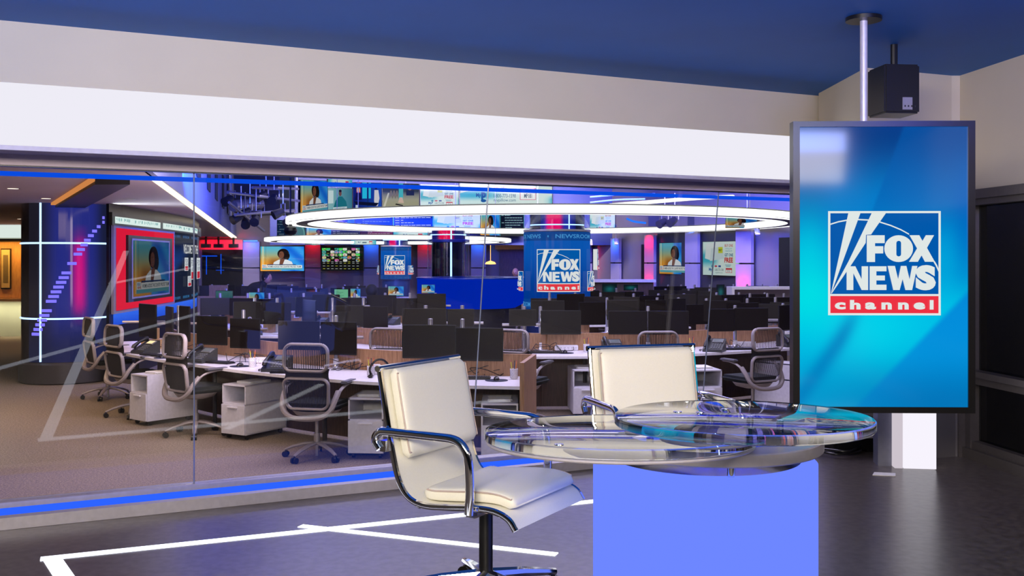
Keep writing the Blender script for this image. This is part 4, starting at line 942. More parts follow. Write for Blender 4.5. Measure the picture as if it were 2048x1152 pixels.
def lit_monitor(kind, dim):
    def f():
        o = empty('computer_monitor', cat='monitor', label='x')
        MB().box(-.27, .27, 0, .022, 0, .33, bev=.004).build('housing', M_['black'], o, smooth=0)
        p = Pic(lambda u, v, off: Vector(((u-.5)*.52, -.002-off, .018+.3*v)), .0012, dim)
        if kind == 'doc': p.rect(0, 0, 1, 1, (120, 200, 160)); [p.rect(.1, .8-.1*i, .3+.5*((i*37) % 10)/10, .83-.1*i, (60, 130, 110)) for i in range(6)]
        elif kind == 'teal': p.grid(6, 4, lambda u, v: mixc((30, 70, 76), (52, 100, 104), v))
        elif kind == 'glow': p.grid(8, 6, lambda u, v: mixc((30, 120, 125), (14, 28, 34), min(1, math.hypot(u-.5, v-.45)*2)))
        elif kind == 'orange': p.grid(8, 6, lambda u, v: mixc((160, 50, 20), (30, 20, 20), min(1, math.hypot(u-.5, v-.5)*1.8)))
        else: im_anchor(p)
        p.build('screen', o); return o
    return Proto(f)
LM = {k: lit_monitor(k, d) for k, d in (('doc', .75), ('teal', .9), ('glow', .8), ('orange', .9), ('anchor', .7))}
def stand():
    o = empty('monitor_stand', cat='monitor stand', label='x')
    MB().lathe([(.0, .0), (.10, .0), (.10, .012), (.04, .02), (.028, .05), (.022, .06), (.022, .56), (.0, .565)], n=20).build('pole', mat('polished_pole', (196, 194, 200), .2, .7), o)
    MB().tube([(-.30, -.04, .33), (-.1, .0, .33), (.1, .0, .33), (.30, -.04, .33)], .016, n=8).cyl((0, 0, .30), (0, 0, .37), .032, n=14).build('crossbar', M_['alu'], o)
    MB().cyl((0, 0, .045), (0, 0, .10), .03, n=14).build('clamp', M_['white'], o)
    return o
ST = Proto(stand)
def stand_small():
    o = MB().lathe([(.0, .0), (.09, .0), (.09, .015), (.025, .03), (.025, .56), (.0, .565)], n=12).tube([(-.28, -.03, .33), (.28, -.03, .33)], .018, n=6).build('monitor_stand', M_['alu']); return tag(o, 'x', 'monitor stand')
STF = Proto(stand_small)
def phone_(lit):
    def f():
        o = empty('desk_phone', cat='phone', label='x')
        b = MB(); b.add([(-.10, -.11, .0), (.12, -.11, .0), (.12, .11, .0), (-.10, .11, .0), (-.10, -.11, .03), (.12, -.11, .03), (.12, .11, .14), (-.10, .11, .14)], [(3, 2, 1, 0), (4, 5, 6, 7), (0, 1, 5, 4), (1, 2, 6, 5), (2, 3, 7, 6), (3, 0, 4, 7)])
        b.build('body', M_['phone'], o, smooth=0)
        sl = math.atan2(.11, .22); T = Matrix.Translation((0, 0, .085)) @ Matrix.Rotation(sl, 4, 'X')
        MB().box(-.02, .105, .02, .095, .0, .012, T=T, bev=.003).build('screen_frame', mat('phone_grey', (118, 118, 120), .4), o, smooth=0)
        MB().box(-.008, .093, .03, .085, .012, .014, T=T).build('screen', E_['phone'] if lit else mat('lcd_grey', (96, 106, 104), .3), o, smooth=0)
        k = MB()
        for i in range(4):
            for j in range(4): k.box(-.012+.028*i, .008+.028*i, -.10+.028*j, -.082+.028*j, 0, .006, T=T)
        k.build('keypad', mat('key_grey', (90, 92, 94), .5), o, smooth=0)
        h = MB(); h.tube([T @ Vector(v) for v in ((-.07, -.10, .02), (-.07, -.085, .035), (-.07, 0, .045), (-.07, .085, .035), (-.07, .105, .02))], .02, n=8, radii=[.028, .027, .017, .027, .028], flat=.8)
        h.build('handset', M_['black'], o, smooth=60)
        c = []
        for i in range(40): t = i/39; a = t*PI*14; c.append((-.12-.03*math.sin(t*PI)+.008*math.cos(a), -.10+.16*t, .012+.008*math.sin(a)))
        MB().tube(c, .0025, n=4).build('coiled_cord', M_['black'], o)
        return o
    return Proto(f)
PH = phone_(False); PHL = phone_(True)
def keyboard():
    o = empty('keyboard', cat='keyboard', label='x'); MB().box(-.22, .22, -.07, .07, 0, .018, bev=.004).build('body', M_['black'], o, smooth=0)
    k = MB()
    for j in range(5):
        for i in range(18): k.box(-.213+.0237*i, -.193+.0237*i, -.062+.025*j, -.042+.025*j, .018, .024)
    k.build('keys', mat('key_black', (34, 34, 36), .5), o, smooth=0); return o
KB = Proto(keyboard)
def mouse():
    o = empty('computer_mouse', cat='mouse', label='x'); m = MB().ball((0, 0, .0), .05, 12, sc=(.62, 1.1, .75)); m.v = [(x, y, max(0, z)) for x, y, z in m.v]; m.build('body', M_['black'], o, smooth=60)
    MB().box(-.004, .004, .015, .04, .034, .039).build('wheel', M_['grey'], o, smooth=0); return o
MS = Proto(mouse)
def mpad(): return tag(MB().lathe([(0, 0), (.11, 0), (.11, .004), (0, .004)], n=28).build('mouse_pad', mat('navy_pad', (20, 28, 56), .7)), 'x', 'mouse pad')
MP = Proto(mpad)
def cup():
    o = empty('pen_cup', cat='cup', label='x'); m = MB().lathe([(0, .002), (.036, .002), (.04, .1), (.037, .1), (.033, .006), (0, .006)], n=24); m.build('cup', M_['white'], o)
    h = MB()
    for j in range(6):
        for i in range(14):
            a = 2*PI*(i+.5*(j % 2))/14; rr = .0375+.0028*(.015+j*.014)/.1; c = Vector((math.cos(a)*rr, math.sin(a)*rr, .015+j*.014)); h.ball(c, .0035, 5)
    h.build('perforations', mat('hole_grey', (110, 110, 120), .6), o); return o
CP = Proto(cup)
def pen_(c, tip):
    def f():
        o = empty('pencil', cat='pencil', label='x'); MB().cyl((0, 0, .008), (0, 0, .16), .0038, n=6).build('shaft', mat('pen_'+str(c[0]), c, .4), o); MB().cyl((0, 0, .16), (0, 0, .178), .004, .003, n=6).build('tip', mat('tip_'+str(tip[0]), tip, .5), o); return o
    return Proto(f)
PN = [(pen_((226, 120, 40), (200, 90, 90)), 'orange pencil'), (pen_((225, 215, 50), (200, 200, 60)), 'yellow highlighter pen'), (pen_((40, 70, 110), (30, 40, 60)), 'dark blue pen')]
def strip_():
    o = empty('power_strip', cat='power strip', label='x'); MB().box(-.15, .15, 0, .04, 0, .07, bev=.008).build('body', M_['white'], o, smooth=0); k = MB()
    for i in range(6): x = -.12+.048*i; k.box(x-.008, x-.005, -.001, 0, .03, .045); k.box(x+.005, x+.008, -.001, 0, .03, .045); k.box(x-.003, x+.003, -.001, 0, .018, .024)
    k.build('sockets', M_['dark'], o, smooth=0); return o
PS = Proto(strip_)
def papers(nsh, w_=.21, h_=.29):
    o = MB(); r_ = random.Random(nsh)
    for i in range(nsh): T = Matrix.Translation((0, 0, i*.006)) @ Matrix.Rotation(r_.uniform(-.25, .25), 4, 'Z'); o.box(-w_/2, w_/2, -h_/2, h_/2, 0, .005, T=T)
    return tag(o.build('paper_stack', M_['paper'], smooth=0), 'x', 'papers')
PP = Proto(lambda: papers(4))

def desk(front, depth, ctr, label, end=None, panel_top=.96, name='curved_desk', n=4, legs=True, kick=.0):
    """front: list of (x,y) along the front edge; back edge lies `depth` away from the studio side"""
    f = catmull([(x, y, 0) for x, y in front], n); k = len(f); nrm = []
    for i in range(k):
        t = (f[min(i+1, k-1)]-f[max(i-1, 0)]).normalized(); nn = Vector((-t.y, t.x, 0)); nrm.append(nn if nn.y > 0 else -nn)
    bk = [f[i]+nrm[i]*depth for i in range(k)]; b2 = [f[i]+nrm[i]*(depth+.03) for i in range(k)]
    base = f[k//2].copy(); o = empty(name, base, 0, label, 'desk')
    def P(L_): return [(p.x-base.x, p.y-base.y) for p in L_]
    MB().prism(P(f)+P(bk)[::-1], .71, .74).build('worktop', M_['white'], o, smooth=0)
    MB().prism(P(bk)+P(b2)[::-1], .741, panel_top).build('privacy_panel', M_['wood'], o, smooth=0)
    b3 = [f[i]+nrm[i]*(depth-.12) for i in range(k)]; b4 = [f[i]+nrm[i]*(depth-.09) for i in range(k)]
    MB().prism(P(b3)+P(b4)[::-1], .04, .709).build('modesty_panel', M_['dwood'], o, smooth=0)
    if legs:
        for i in range(3, k-2, 8):
            q = f[i]+nrm[i]*.35; q2 = f[i]+nrm[i]*(depth-.13); a = q-base; b_ = q2-base
            MB().tube([(a.x, a.y, 0.0), (a.x, a.y, .709)], .025, n=8).build('leg', M_['dark'], o)
    if end:
        a = f[-1] if end > 0 else f[0]; na = nrm[-1] if end > 0 else nrm[0]; t = Vector((na.y, -na.x, 0))*end
        q = [a-na*.03+t*.002, a-na*.03+t*.042, a+na*(depth+.03)+t*.042, a+na*(depth+.03)+t*.002]
        MB().prism(P(q), 0, panel_top).build('end_panel', M_['wood'], o, smooth=0)
    return o, f, nrm
def dk(px, y, z=.74): D = (HC-z)*F/(y-HY); return ((px-1024)/F*D, D)
D1, f1, n1 = desk([dk(213, 684), dk(225, 700), dk(300, 716), dk(400, 730), dk(500, 743), dk(633, 756), dk(757, 764.6), dk(900, 770), dk(1040, 773)], .80, None, 'long curved white desk with walnut privacy panel, nearest to the glass', 1)
D2, f2, n2 = desk([dk(1068, 713), dk(1220, 712), dk(1400, 707), dk(1585, 696), dk(1660, 688)], .80, None, 'curved white desk behind the right white armchair and display')
D3, f3, n3 = desk([XD(585, 13.6), XD(690, 12.8), XD(800, 12.45), XD(990, 12.2), XD(1030, 12.1)], .80, None, 'curved white desk just behind the nearest desk, partly hidden by monitors')
TZ = .7405
GRP = 'task chairs along the curved desks'
def gx(px, D): return Vector(((px-1024)/F*D, D, 0))
def onD(px, D, z=TZ): return Vector(((px-1024)/F*D, D, z))
chairs = [
 (634, 9.6, -13, 'grey mesh task chair standing clear of the others, left of the left armchair'),
 (392, 10.85, -42, 'grey mesh task chair crossed by the first upright glass seam'),
 (268, 12.2, -44, 'grey mesh task chair at the desk with the lit phone, second from the glossy column'),
 (216, 13.75, -52, 'grey mesh task chair at the far left tip of the desk, beside the glossy column'),
 (790, 11.75, -10, 'task chair between the first two desks, its back peeping over the left white armchair'),
 (1042, 11.5, -28, 'task chair between the two desks, right of the nearest desk end panel'),
 (1306, 11.2, 5, 'task chair behind the right white armchair, only its toothed back edge showing'),
 (1505, 11.75, 28, 'grey mesh task chair left of the tall display, turned away'),
 (538, 13.6, -75, 'task chair turned sideways behind the second pair of black monitors'),
 (452, 19.8, -5, 'far task chair behind the left curved desk, in front of a teal monitor'),
 (1206, 21.6, 5, 'far task chair right of the big logo column'),
]
for px, D, a, lab in chairs: CH.put(gx(px, D), R(a), lab, GRP)
for px, D, a, lab in ((326, 11.75, -38, 'white pedestal just left of the first upright glass seam'), (510, 10.85, -30, 'white pedestal left of the middle task chair'), (745, 9.85, -4, 'white pedestal just left of the left white armchair'),
   (1168, 12.3, 3, 'white pedestal standing alone between the two armchairs'), (1400, 12.3, 8, 'white pedestal just right of the right white armchair'), (1563, 12.95, 45, 'white pedestal beside the tall display, seen from its side'), (1000, 9.5, 0, 'white pedestal under the right end of the nearest desk')):
    PED.put(gx(px, D), R(a), lab, 'white pedestals under the desks'); pz = gx(px, D)
    if px != 1563: PP.put(pz+Vector((0, -.05, .5805)), R(a+8), 'loose papers on the '+lab, 'papers on the pedestals')

# monitors: px0, px1, ytop, ybot, D, yaw, words
def mon(px0, px1, y0, y1, D, yaw, lab, P_=None, group=None):
    c = at((px0+px1)/2, y1, D); w_ = (px1-px0)/F*D/max(.25, abs(math.cos(R(yaw))+math.sin(R(yaw))*0)); h_ = (y1-y0)/F*D
    sx = w_/.54; sz = h_/.33; return (P_ or MON).put(c, R(yaw), lab, group or 'black monitors on the near desks', (sx, 1, sz))
mons = [
 (266, 322, 608, 676, 13.2, -48, 'black monitor leftmost on the nearest desk, in front of the blue band'),
 (323, 352, 613, 677, 12.9, -58, 'black monitor angled in a pair, left of the first glass seam'),
 (352, 384, 612, 682, 12.5, -50, 'black monitor angled in a pair, touching the first glass seam'),
 (389, 457, 632, 690, 11.85, -20, 'dark monitor just right of the first glass seam'),
 (456, 522, 637, 697, 11.4, -20, 'dark monitor left of the gap with the sideways chair'),
 (554, 640, 642, 700, 10.7, -10, 'dark monitor directly above the middle task chair, left of its pair'),
 (639, 714, 644, 710, 10.55, -14, 'dark monitor above the middle task chair, right of its pair'),
 (804, 912, 650, 717, 10.1, -4, 'dark monitor behind the left white armchair, left of its pair'),
 (911, 1006, 656, 722, 10.0, -8, 'dark monitor crossed by the second glass seam'),
 (1081, 1162, 621, 669, 12.75, 0, 'dark monitor right of the second glass seam on the second desk'),
 (1217, 1295, 622, 669, 12.75, 0, 'dark monitor behind the right white armchair, left of its pair'),
 (1296, 1378, 622, 669, 12.75, 2, 'bluish dark monitor behind the right white armchair, right of its pair'),
 (1417, 1470, 618, 663, 13.0, 10, 'black monitor left of its pair beside the third glass seam'),
 (1468, 1537, 616, 661, 13.1, 4, 'black monitor right of its pair beside the third glass seam'),
 (1554, 1600, 610, 660, 13.6, 35, 'black monitor half hidden by the tall display'),
 (669, 727, 611, 654, 15.6, 12, 'black monitor in front of the seated dark haired person'),
 (726, 776, 613, 656, 15.6, -8, 'black monitor right of the seated dark haired person'),
 (594, 603, 594, 634, 15.9, 60, 'thin edge-on monitor behind the sideways chair'),
 (598, 637, 600, 644, 15.6, -55, 'angled dark monitor behind the sideways chair'),
 (804, 893, 617, 652, 13.1, 0, 'brown dark monitor below the round blue counter'),
 (895, 948, 618, 654, 13.1, 0, 'black monitor below the round blue counter, left of the second glass seam'),
 (1018, 1072, 619, 652, 12.75, 0, 'black monitor on the second desk, below left of the big logo column'),
 (1063, 1129, 601, 646, 15.65, 0, 'black monitor standing against the foot of the big logo column'),
 (1158, 1212, 604, 650, 15.65, 12, 'dark monitor right of the big logo column, left of its pair'),
 (1214, 1275, 600, 640, 15.7, -4, 'dark monitor right of the big logo column, right of its pair'),
 (1291, 1332, 600, 625, 15.8, 6, 'dark monitor on the third row, left of its pair'),
 (1336, 1372, 597, 625, 15.8, 10, 'dark monitor on the third row, right of its pair'),
]
for m_ in mons:
    mon(*m_)
    if m_[0] in (594, 804, 895, 1018, 1063, 1291, 1336): STF.put(onD((m_[0]+m_[1])/2+3, m_[4]+.1), 0, 'silver stand of the '+m_[6].replace(', left of its pair', ' at left').replace(', right of its pair', ' at right').split(',')[0], 'monitor stands of the middle rows')
lits = [(431, 466, 581, 612, 21.0, 0, 'teal', 'dim teal lit monitor left of the far anchor monitor'), (497, 529, 584, 613, 20.95, 0, 'anchor', 'monitor showing the anchor above a dark phone'), (668, 697, 578, 601, 22, -10, 'doc', 'green document monitor beside the seated dark haired person'),
 (701, 721, 577, 598, 22, 5, 'anchor', 'warm lit monitor just left of the seated dark haired person'), (776, 808, 572, 593, 22, 0, 'anchor', 'small anchor monitor left of the blue counter'), (843, 870, 569, 587, 20.35, 0, 'anchor', 'small anchor monitor before the blue counter'),
 (1204, 1234, 567, 588, 23, 0, 'glow', 'monitor with a faint teal glow right of the big logo column'), (1247, 1276, 569, 581, 23, 0, 'glow', 'second faintly glowing teal monitor further right'), (1433, 1450, 569, 598, 21.0, 20, 'glow', 'dim teal monitor left of the white counter'), (612, 640, 578, 600, 22, 0, 'orange', 'monitor with an orange picture, left of the green document monitor')]
desk([XD(668, 21.7), XD(742, 21.65), XD(822, 21.7)], .7, None, 'white desk before the seated dark haired person', None, .9, 'workstation_desk', 2, False)
desk([XD(1185, 22.8), XD(1240, 22.75), XD(1290, 22.8)], .7, None, 'white desk under the two faintly glowing teal monitors', None, .9, 'workstation_desk', 2, False)
desk([XD(585, 21.8), XD(615, 21.8), XD(655, 21.8)], .7, None, 'white desk under the monitor with an orange picture', None, .9, 'workstation_desk', 2, False)
for a, b_, c, d, D, yw, kd, lab in lits:
    mon(a, b_, c, d, D, yw, lab, LM[kd], 'lit monitors in the far rows')
    if a != 843: STF.put(onD((a+b_)/2+4, D+.1), 0, 'silver stand of the '+lab.split(' beside')[0].split(' right')[0].split(' just')[0], 'monitor stands of the lit monitors')
STF.put(Vector(((857-1024)/F*20.45, 20.45, 0)), 0, 'tall stand of the small anchor monitor before the blue counter', 'monitor stands of the lit monitors', (1, 1, 2.2))
for px, D, tz, lab in ((357, 13.1, 0, 'monitor stand of the angled pair left of the first glass seam'), (487, 12.0, 0, 'monitor stand behind the dark pair right of the first glass seam'), (672, 10.75, 0, 'monitor stand behind the middle task chair'), (925, 10.15, 0, 'monitor stand behind the left white armchair'),
   (1081, 12.85, 0, 'monitor stand at the left end of the second desk'), (1296, 12.9, 0, 'monitor stand behind the right white armchair'), (1470, 13.2, 0, 'monitor stand left of the tall display'), (665, 15.75, 0, 'monitor stand left of the seated dark haired person'), (1214, 15.85, 0, 'monitor stand right of the big logo column'), (1566, 13.8, 0, 'monitor stand half hidden by the tall display'),
   (292, 13.45, 0, 'monitor stand behind the leftmost monitor'), (727, 15.75, 0, 'monitor stand between the two black monitors by the seated person')):
    ST.put(onD(px, D), 0, lab, 'monitor stands on the near desks')
# desk-top things along the near desks
for P_, px, D, a, lab in ((PHL, 290, 12.45, -35, 'desk phone with a lit screen on the left part of the nearest desk'), (PH, 402, 11.35, -28, 'desk phone right of the first glass seam'), (PH, 552, 10.45, -12, 'desk phone left of the middle task chair'), (PH, 1224, 12.55, 8, 'desk phone beside the right white armchair'),
   (PH, 1427, 12.7, -25, 'desk phone right of the third glass seam'), (PH, 1577, 13.4, 20, 'desk phone touching the edge of the tall display')):
    PHo = P_.put(onD(px, D), R(a), lab, 'desk phones', (1.12, 1.12, 1.12))
for px, D, a, lab in ((308, 12.1, -40, 'keyboard in front of the lit phone'), (432, 11.25, -25, 'keyboard just right of the first glass seam'), (585, 10.25, -10, 'keyboard behind the middle task chair'), (936, 9.75, -2, 'keyboard left of the second glass seam'), (1090, 12.45, 0, 'keyboard at the left end of the second desk'), (1475, 12.95, 5, 'keyboard before the pair of monitors left of the tall display')):
    KB.put(onD(px, D), R(a), lab, 'keyboards')
for px, D, a, lab in ((327, 11.85, -30, 'left of the first glass seam'), (480, 10.9, -20, 'beside the pen cup left of the middle chair'), (993, 9.62, 0, 'beside the pen cup at the right end of the nearest desk'), (1130, 12.45, 0, 'on the second desk beside its pen cup'), (1362, 12.6, 0, 'right of the right white armchair')):
    MP.put(onD(px, D), 0, 'round navy mouse pad '+lab, 'mouse pads'); MS.put(onD(px, D, TZ+.0045), R(a), 'black mouse '+lab, 'mice')
for px, D, lab in ((505, 10.85, 'left of the middle chair'), (742, 10.0, 'right of the middle chair'), (1028, 9.75, 'at the right end of the nearest desk'), (1173, 12.6, 'on the second desk'), (1384, 12.75, 'right of the right white armchair')):
    CP.put(onD(px, D), 0, 'white perforated pen cup '+lab, 'pen cups')
    for i, (P_, nm) in enumerate(PN):
        a = R(40+120*i); o = P_.put(onD(px, D, TZ+.006)+Vector((math.cos(a)*.012, math.sin(a)*.012, 0)), 0, nm+' in the cup '+lab, 'pens in the cups'); o.rotation_euler = (R(7)*math.sin(a)*-1, R(7)*math.cos(a), 0)
for px, D, lab in ((530, 11.2, 'white power strip behind the phone left of the middle chair'), (992, 10.05, 'white power strip left of the pen cup on the nearest desk'), (1133, 12.8, 'white power strip on the second desk'), (1490, 13.35, 'white power strip left of the tall display')): PS.put(onD(px, D), 0, lab, 'power strips')
cab_i = 0
for px, D, lab in ((500, 11.2, 'left of the middle chair'), (700, 10.5, 'right of the middle chair'), (950, 10.0, 'below the monitors behind the left white armchair'), (1110, 12.7, 'on the second desk'), (1455, 13.1, 'left of the tall display'), (350, 12.6, 'left of the first glass seam')):
    mb = MB(); r_ = random.Random(px)
    for k in range(4):
        q = [Vector((r_.uniform(-.3, .3), r_.uniform(-.02, .12), .006 if j % 2 == 0 else r_.uniform(.01, .12))) for j in range(6)]; q.sort(key=lambda v: v.x); mb.tube(catmull(q, 5), .004, n=5)
    tag(mb.build('cable_tangle', M_['black'], loc=onD(px, D, TZ)), 'loose black cables on the desk '+lab, 'cables', kind='stuff')
mb = MB(); T = Matrix.Rotation(.5, 4, 'Z')
mb.prism([(-.16, -.1), (.1, -.14), (.2, .02), (.06, .12), (-.1, .08)], 0, .12); mb.prism([(-.05, 0), (.04, .02), (.02, .06)], .12, .26)
tag(mb.build('paper_bag', M_['lwood'], smooth=0, loc=onD(312, 13.2)), 'crumpled brown paper bag behind the lit phone', 'bag')
mb = MB().cyl((0, 0, 0), (0, 0, .09), .04, n=20); tag(mb.build('drinks_can', M_['alu'], loc=onD(925, 13.0, TZ)), 'silver can on the desk behind the left white armchair', 'can')
mb = MB().tube(catmull([(-.09, .05, .01), (-.10, 0, .09), (-.04, 0, .17), (.04, 0, .17), (.10, 0, .09), (.09, -.05, .01)], 4), .012, n=6); mb.box(-.12, -.07, -.04, .06, .0, .03, bev=.01); mb.box(.07, .12, -.04, .06, 0, .03, bev=.01)
tag(mb.build('headphones', M_['black'], loc=onD(760, 9.85)), 'black headphones on the nearest desk beside the left white armchair', 'headphones')
tag(MB().box(-.05, .05, -.04, .04, 0, .10, bev=.01).build('small_speaker', M_['white'], loc=onD(752, 10.15), smooth=0), 'small white speaker cube beside the left white armchair', 'speaker')

# far rows: desks with panels, stands and monitors, set on arcs
rows = [(15.3, 480, 1590, 'third'), (17.6, 410, 1590, 'fourth'), (20.6, 405, 1590, 'fifth'), (24.0, 405, 1590, 'sixth')]
rr = random.Random(11)
def blocked(px, D):
    if D > 18.5 and D < 22 and 835 < px < 1200: return True
    if 14 < D < 18.5 and 815 < px < 1045: return True
    if 21 < D and 800 < px < 985: return True
    if 20 < D < 21 and 630 < px < 835: return True
    return False
for ri, (D, pa, pb, nm) in enumerate(rows):
    gap = {15.3: 150, 17.6: 165, 20.6: 150, 24.0: 130}[D]; px = pa; kd_ = km = 0
    while px < pb-40:
        pe = min(px+gap-18, pb+30)
        if not blocked((px+pe)/2, D):
            dd = D+.35*math.sin((px-pa)*.02); mid_ = (px+pe)/2; kd_ += 1
            desk([XD(px, dd), XD(mid_, dd-.12), XD(pe, dd)], .7, None, '%s white desk from the left in the %s row of the newsroom' % (nth(kd_), nm), None, .98, 'workstation_desk', 2, False)[0]['group'] = 'workstation desks of the %s row' % nm
            n_ = 3 if D < 22 else 4
            for i in range(n_):
                q = px+(pe-px)*(i+.5)/n_+rr.uniform(-4, 4); z = TZ+rr.uniform(.14, .22)
                if D == 15.3 and (585 < q < 790 or 1040 < q < 1385): continue
                if D == 20.6 and (425 < q < 540 or 660 < q < 840): continue
                if D == 24.0 and 1170 < q < 1300: continue
                km += 1
                MONF.put(Vector(((q-1024)/F*(dd+.35), dd+.35, z)), R(rr.uniform(-22, 22)), '%s black monitor from the left on the %s row of desks' % (nth(km), nm), 'black monitors of the %s row' % nm, (rr.uniform(.92, 1.06), 1, rr.uniform(.92, 1.05)))
                STF.put(Vector(((q+8-1024)/F*(dd+.46), dd+.46, TZ)), 0, '%s silver monitor stand from the left on the %s row of desks' % (nth(km), nm), 'monitor stands of the %s row' % nm)
            if D < 21:
                q = px+(pe-px)*rr.uniform(.15, .85); PH.put(onD(q, dd+.16), R(rr.uniform(-30, 30)), '%s desk phone from the left on the %s row of desks' % (nth(kd_), nm), 'phones of the middle rows')
                q = px+(pe-px)*rr.uniform(.1, .9); PP.put(onD(q, dd+.3), R(rr.uniform(-40, 40)), '%s loose papers from the left on the %s row of desks' % (nth(kd_), nm), 'papers of the middle rows')
        px += gap
# wooden desk blocks of the left curved group
def block(px0, px1, D, z0, z1, lab, m=None, dep=.04, yaw=0):
    A = at(px0, 600, D); B = at(px1, 600, D); o = tag(MB().box(0, B.x-A.x, 0, dep, z0, z1).build('desk_partition', m or M_['wood'], smooth=0, loc=(A.x, D, 0)), lab, 'partition'); o.rotation_euler = (0, 0, R(yaw)); return o
block(545, 587, 18.6, 0, 1.08, 'walnut desk end standing below the bending person', yaw=0)
mb = MB(); A = at(540, 640, 18.9)
mb.add([(-.5, -.9, 0), (-.5, .0, 0), (-.5, 0, 1.08), (-.5, -.9, .8), (-.46, -.9, 0), (-.46, 0, 0), (-.46, 0, 1.08), (-.46, -.9, .8)], [(0, 1, 2, 3), (7, 6, 5, 4), (0, 4, 5, 1), (1, 5, 6, 2), (2, 6, 7, 3), (3, 7, 4, 0)])
tag(mb.build('slanted_partition', M_['lwood'], smooth=0, loc=(at(552, 600, 18.9).x+.45, 18.9, 0)), 'pale wooden partition with a slanted top beside the dark phone', 'partition')
block(395, 500, 21.6, 0, 1.12, 'walnut partition behind the far task chair, left group'); block(418, 455, 23.0, 0, 1.32, 'taller walnut partition behind the teal monitor')
PH.put(onD(517, 20.8), R(-10), 'dark desk phone below the far anchor monitor', 'desk phones', (1.5, 1.5, 1.5)); PH.put(onD(1458, 20.2), R(10), 'dark desk phone at the foot of the white counter', 'desk phones', (1.5, 1.5, 1.5))
# pale counter at the right
A = at(1464, 574, 19.5); B = at(1640, 574, 18.6); o = empty('white_counter', (A.x, 19.5, 0), 0, 'white raised counter left of the tall display', 'counter'); w_ = B.x-A.x
MB().box(0, w_, 0, .5, A.z-.05, A.z).build('top', M_['white'], o, smooth=0); MB().box(0, .05, 0, .5, 0, A.z-.051).build('side_panel', M_['white'], o, smooth=0); MB().box(.05, w_, .4, .45, .0, A.z-.051).build('back_panel', M_['mauve'], o, smooth=0)
A = at(1182, 559, 25.5); B = at(1312, 559, 25.5); o = empty('pale_counter', (A.x, 25.5, 0), 0, 'pale counter top behind the far rows, right of the big logo column', 'counter')
MB().box(0, B.x-A.x, 0, .5, 1.33, 1.40).build('top', M_['white'], o, smooth=0); MB().box(.05, B.x-A.x-.05, .1, .15, 0, 1.329).build('front_panel', M_['dwood'], o, smooth=0)
def arm_stand(px, D, lab): return STF.put(onD(px, D), 0, lab, 'monitor stands before the white counter')
for px in (1500, 1535, 1568): arm_stand(px, 17.9, {1500: 'left', 1535: 'middle', 1568: 'right'}[px]+' silver monitor stand before the white counter'); MONF.put(onD(px+14, 17.75, TZ+.2), R(12), {1500: 'left', 1535: 'middle', 1568: 'right'}[px]+' black monitor before the white counter', 'monitors before the white counter', (.9, 1, .9))

# ------------------------------------------------------------------ people
def skin_body(name, nodes, edges, m, parent=None, lvl=2):
    me = bpy.data.meshes.new(name); me.from_pydata([n[0] for n in nodes], edges, []); o = bpy.data.objects.new(name, me); C.objects.link(o); me.materials.append(m)
    md = o.modifiers.new('skin', 'SKIN'); md.use_smooth_shade = True
    for i, n in enumerate(nodes): r = n[1]; me.skin_vertices[0].data[i].radius = (r, r) if not isinstance(r, tuple) else r
    me.skin_vertices[0].data[0].use_root = True
    s = o.modifiers.new('sub', 'SUBSURF'); s.levels = lvl; s.render_levels = lvl
    if parent: o.parent = parent
    return o
def head(par, c, r, tone, hairm, hs=1.0, face=(0, -1), afro=False):
    f = Vector((face[0], face[1], 0)).normalized(); s_ = Vector((-f.y, f.x, 0)); c = Vector(c)
    h = MB().ball((0, 0, 0), r, 16, sc=(.78, .92, 1.08)); h.ball((0, -r*.92, -.12*r), r*.15, 8, sc=(.8, 1, 1.3)); h.ball((-.8*r, 0, -.05*r), r*.18, 8, sc=(.5, .8, 1.2)); h.ball((.8*r, 0, -.05*r), r*.18, 8, sc=(.5, .8, 1.2))
    rot = Matrix.Translation(c) @ Matrix.Rotation(math.atan2(f.x, -f.y), 4, 'Z'); h.xf(rot); h.build('head', tone, par, smooth=70)
    e = MB().ball((-.3*r, -.82*r, .05*r), r*.09, 8).ball((.3*r, -.82*r, .05*r), r*.09, 8).box(-.25*r, .25*r, -.86*r, -.78*r, -.5*r, -.44*r).xf(rot); e.build('eyes_and_mouth', M_['black'], par)
    if hs: MB().ball((0, .18*r, .22*r), r*1.06*hs, 16, sc=(.86, .92, .98)).xf(rot).build('hair', hairm, par, smooth=70)
def hand(par, w_, d, m):
    w_ = Vector(w_); d = Vector(d).normalized(); s_ = d.cross(Vector((0, 0, 1))).normalized(); mb = MB(); mb.tube([w_, w_+d*.05, w_+d*.09], .03, n=8, radii=[.025, .04, .036], flat=.45)
    for i, l_ in enumerate((.07, .08, .075, .06)): b = w_+d*.085+s_*(-.028+.019*i); mb.tube([b, b+d*l_*.55+Vector((0, 0, -.008)), b+d*l_+Vector((0, 0, -.026))], .008, n=6)
    b = w_+d*.03-s_*.03; mb.tube([b, b-s_*.03+d*.03, b-s_*.035+d*.06], .010, n=6); mb.build('hand', m, par, smooth=60)
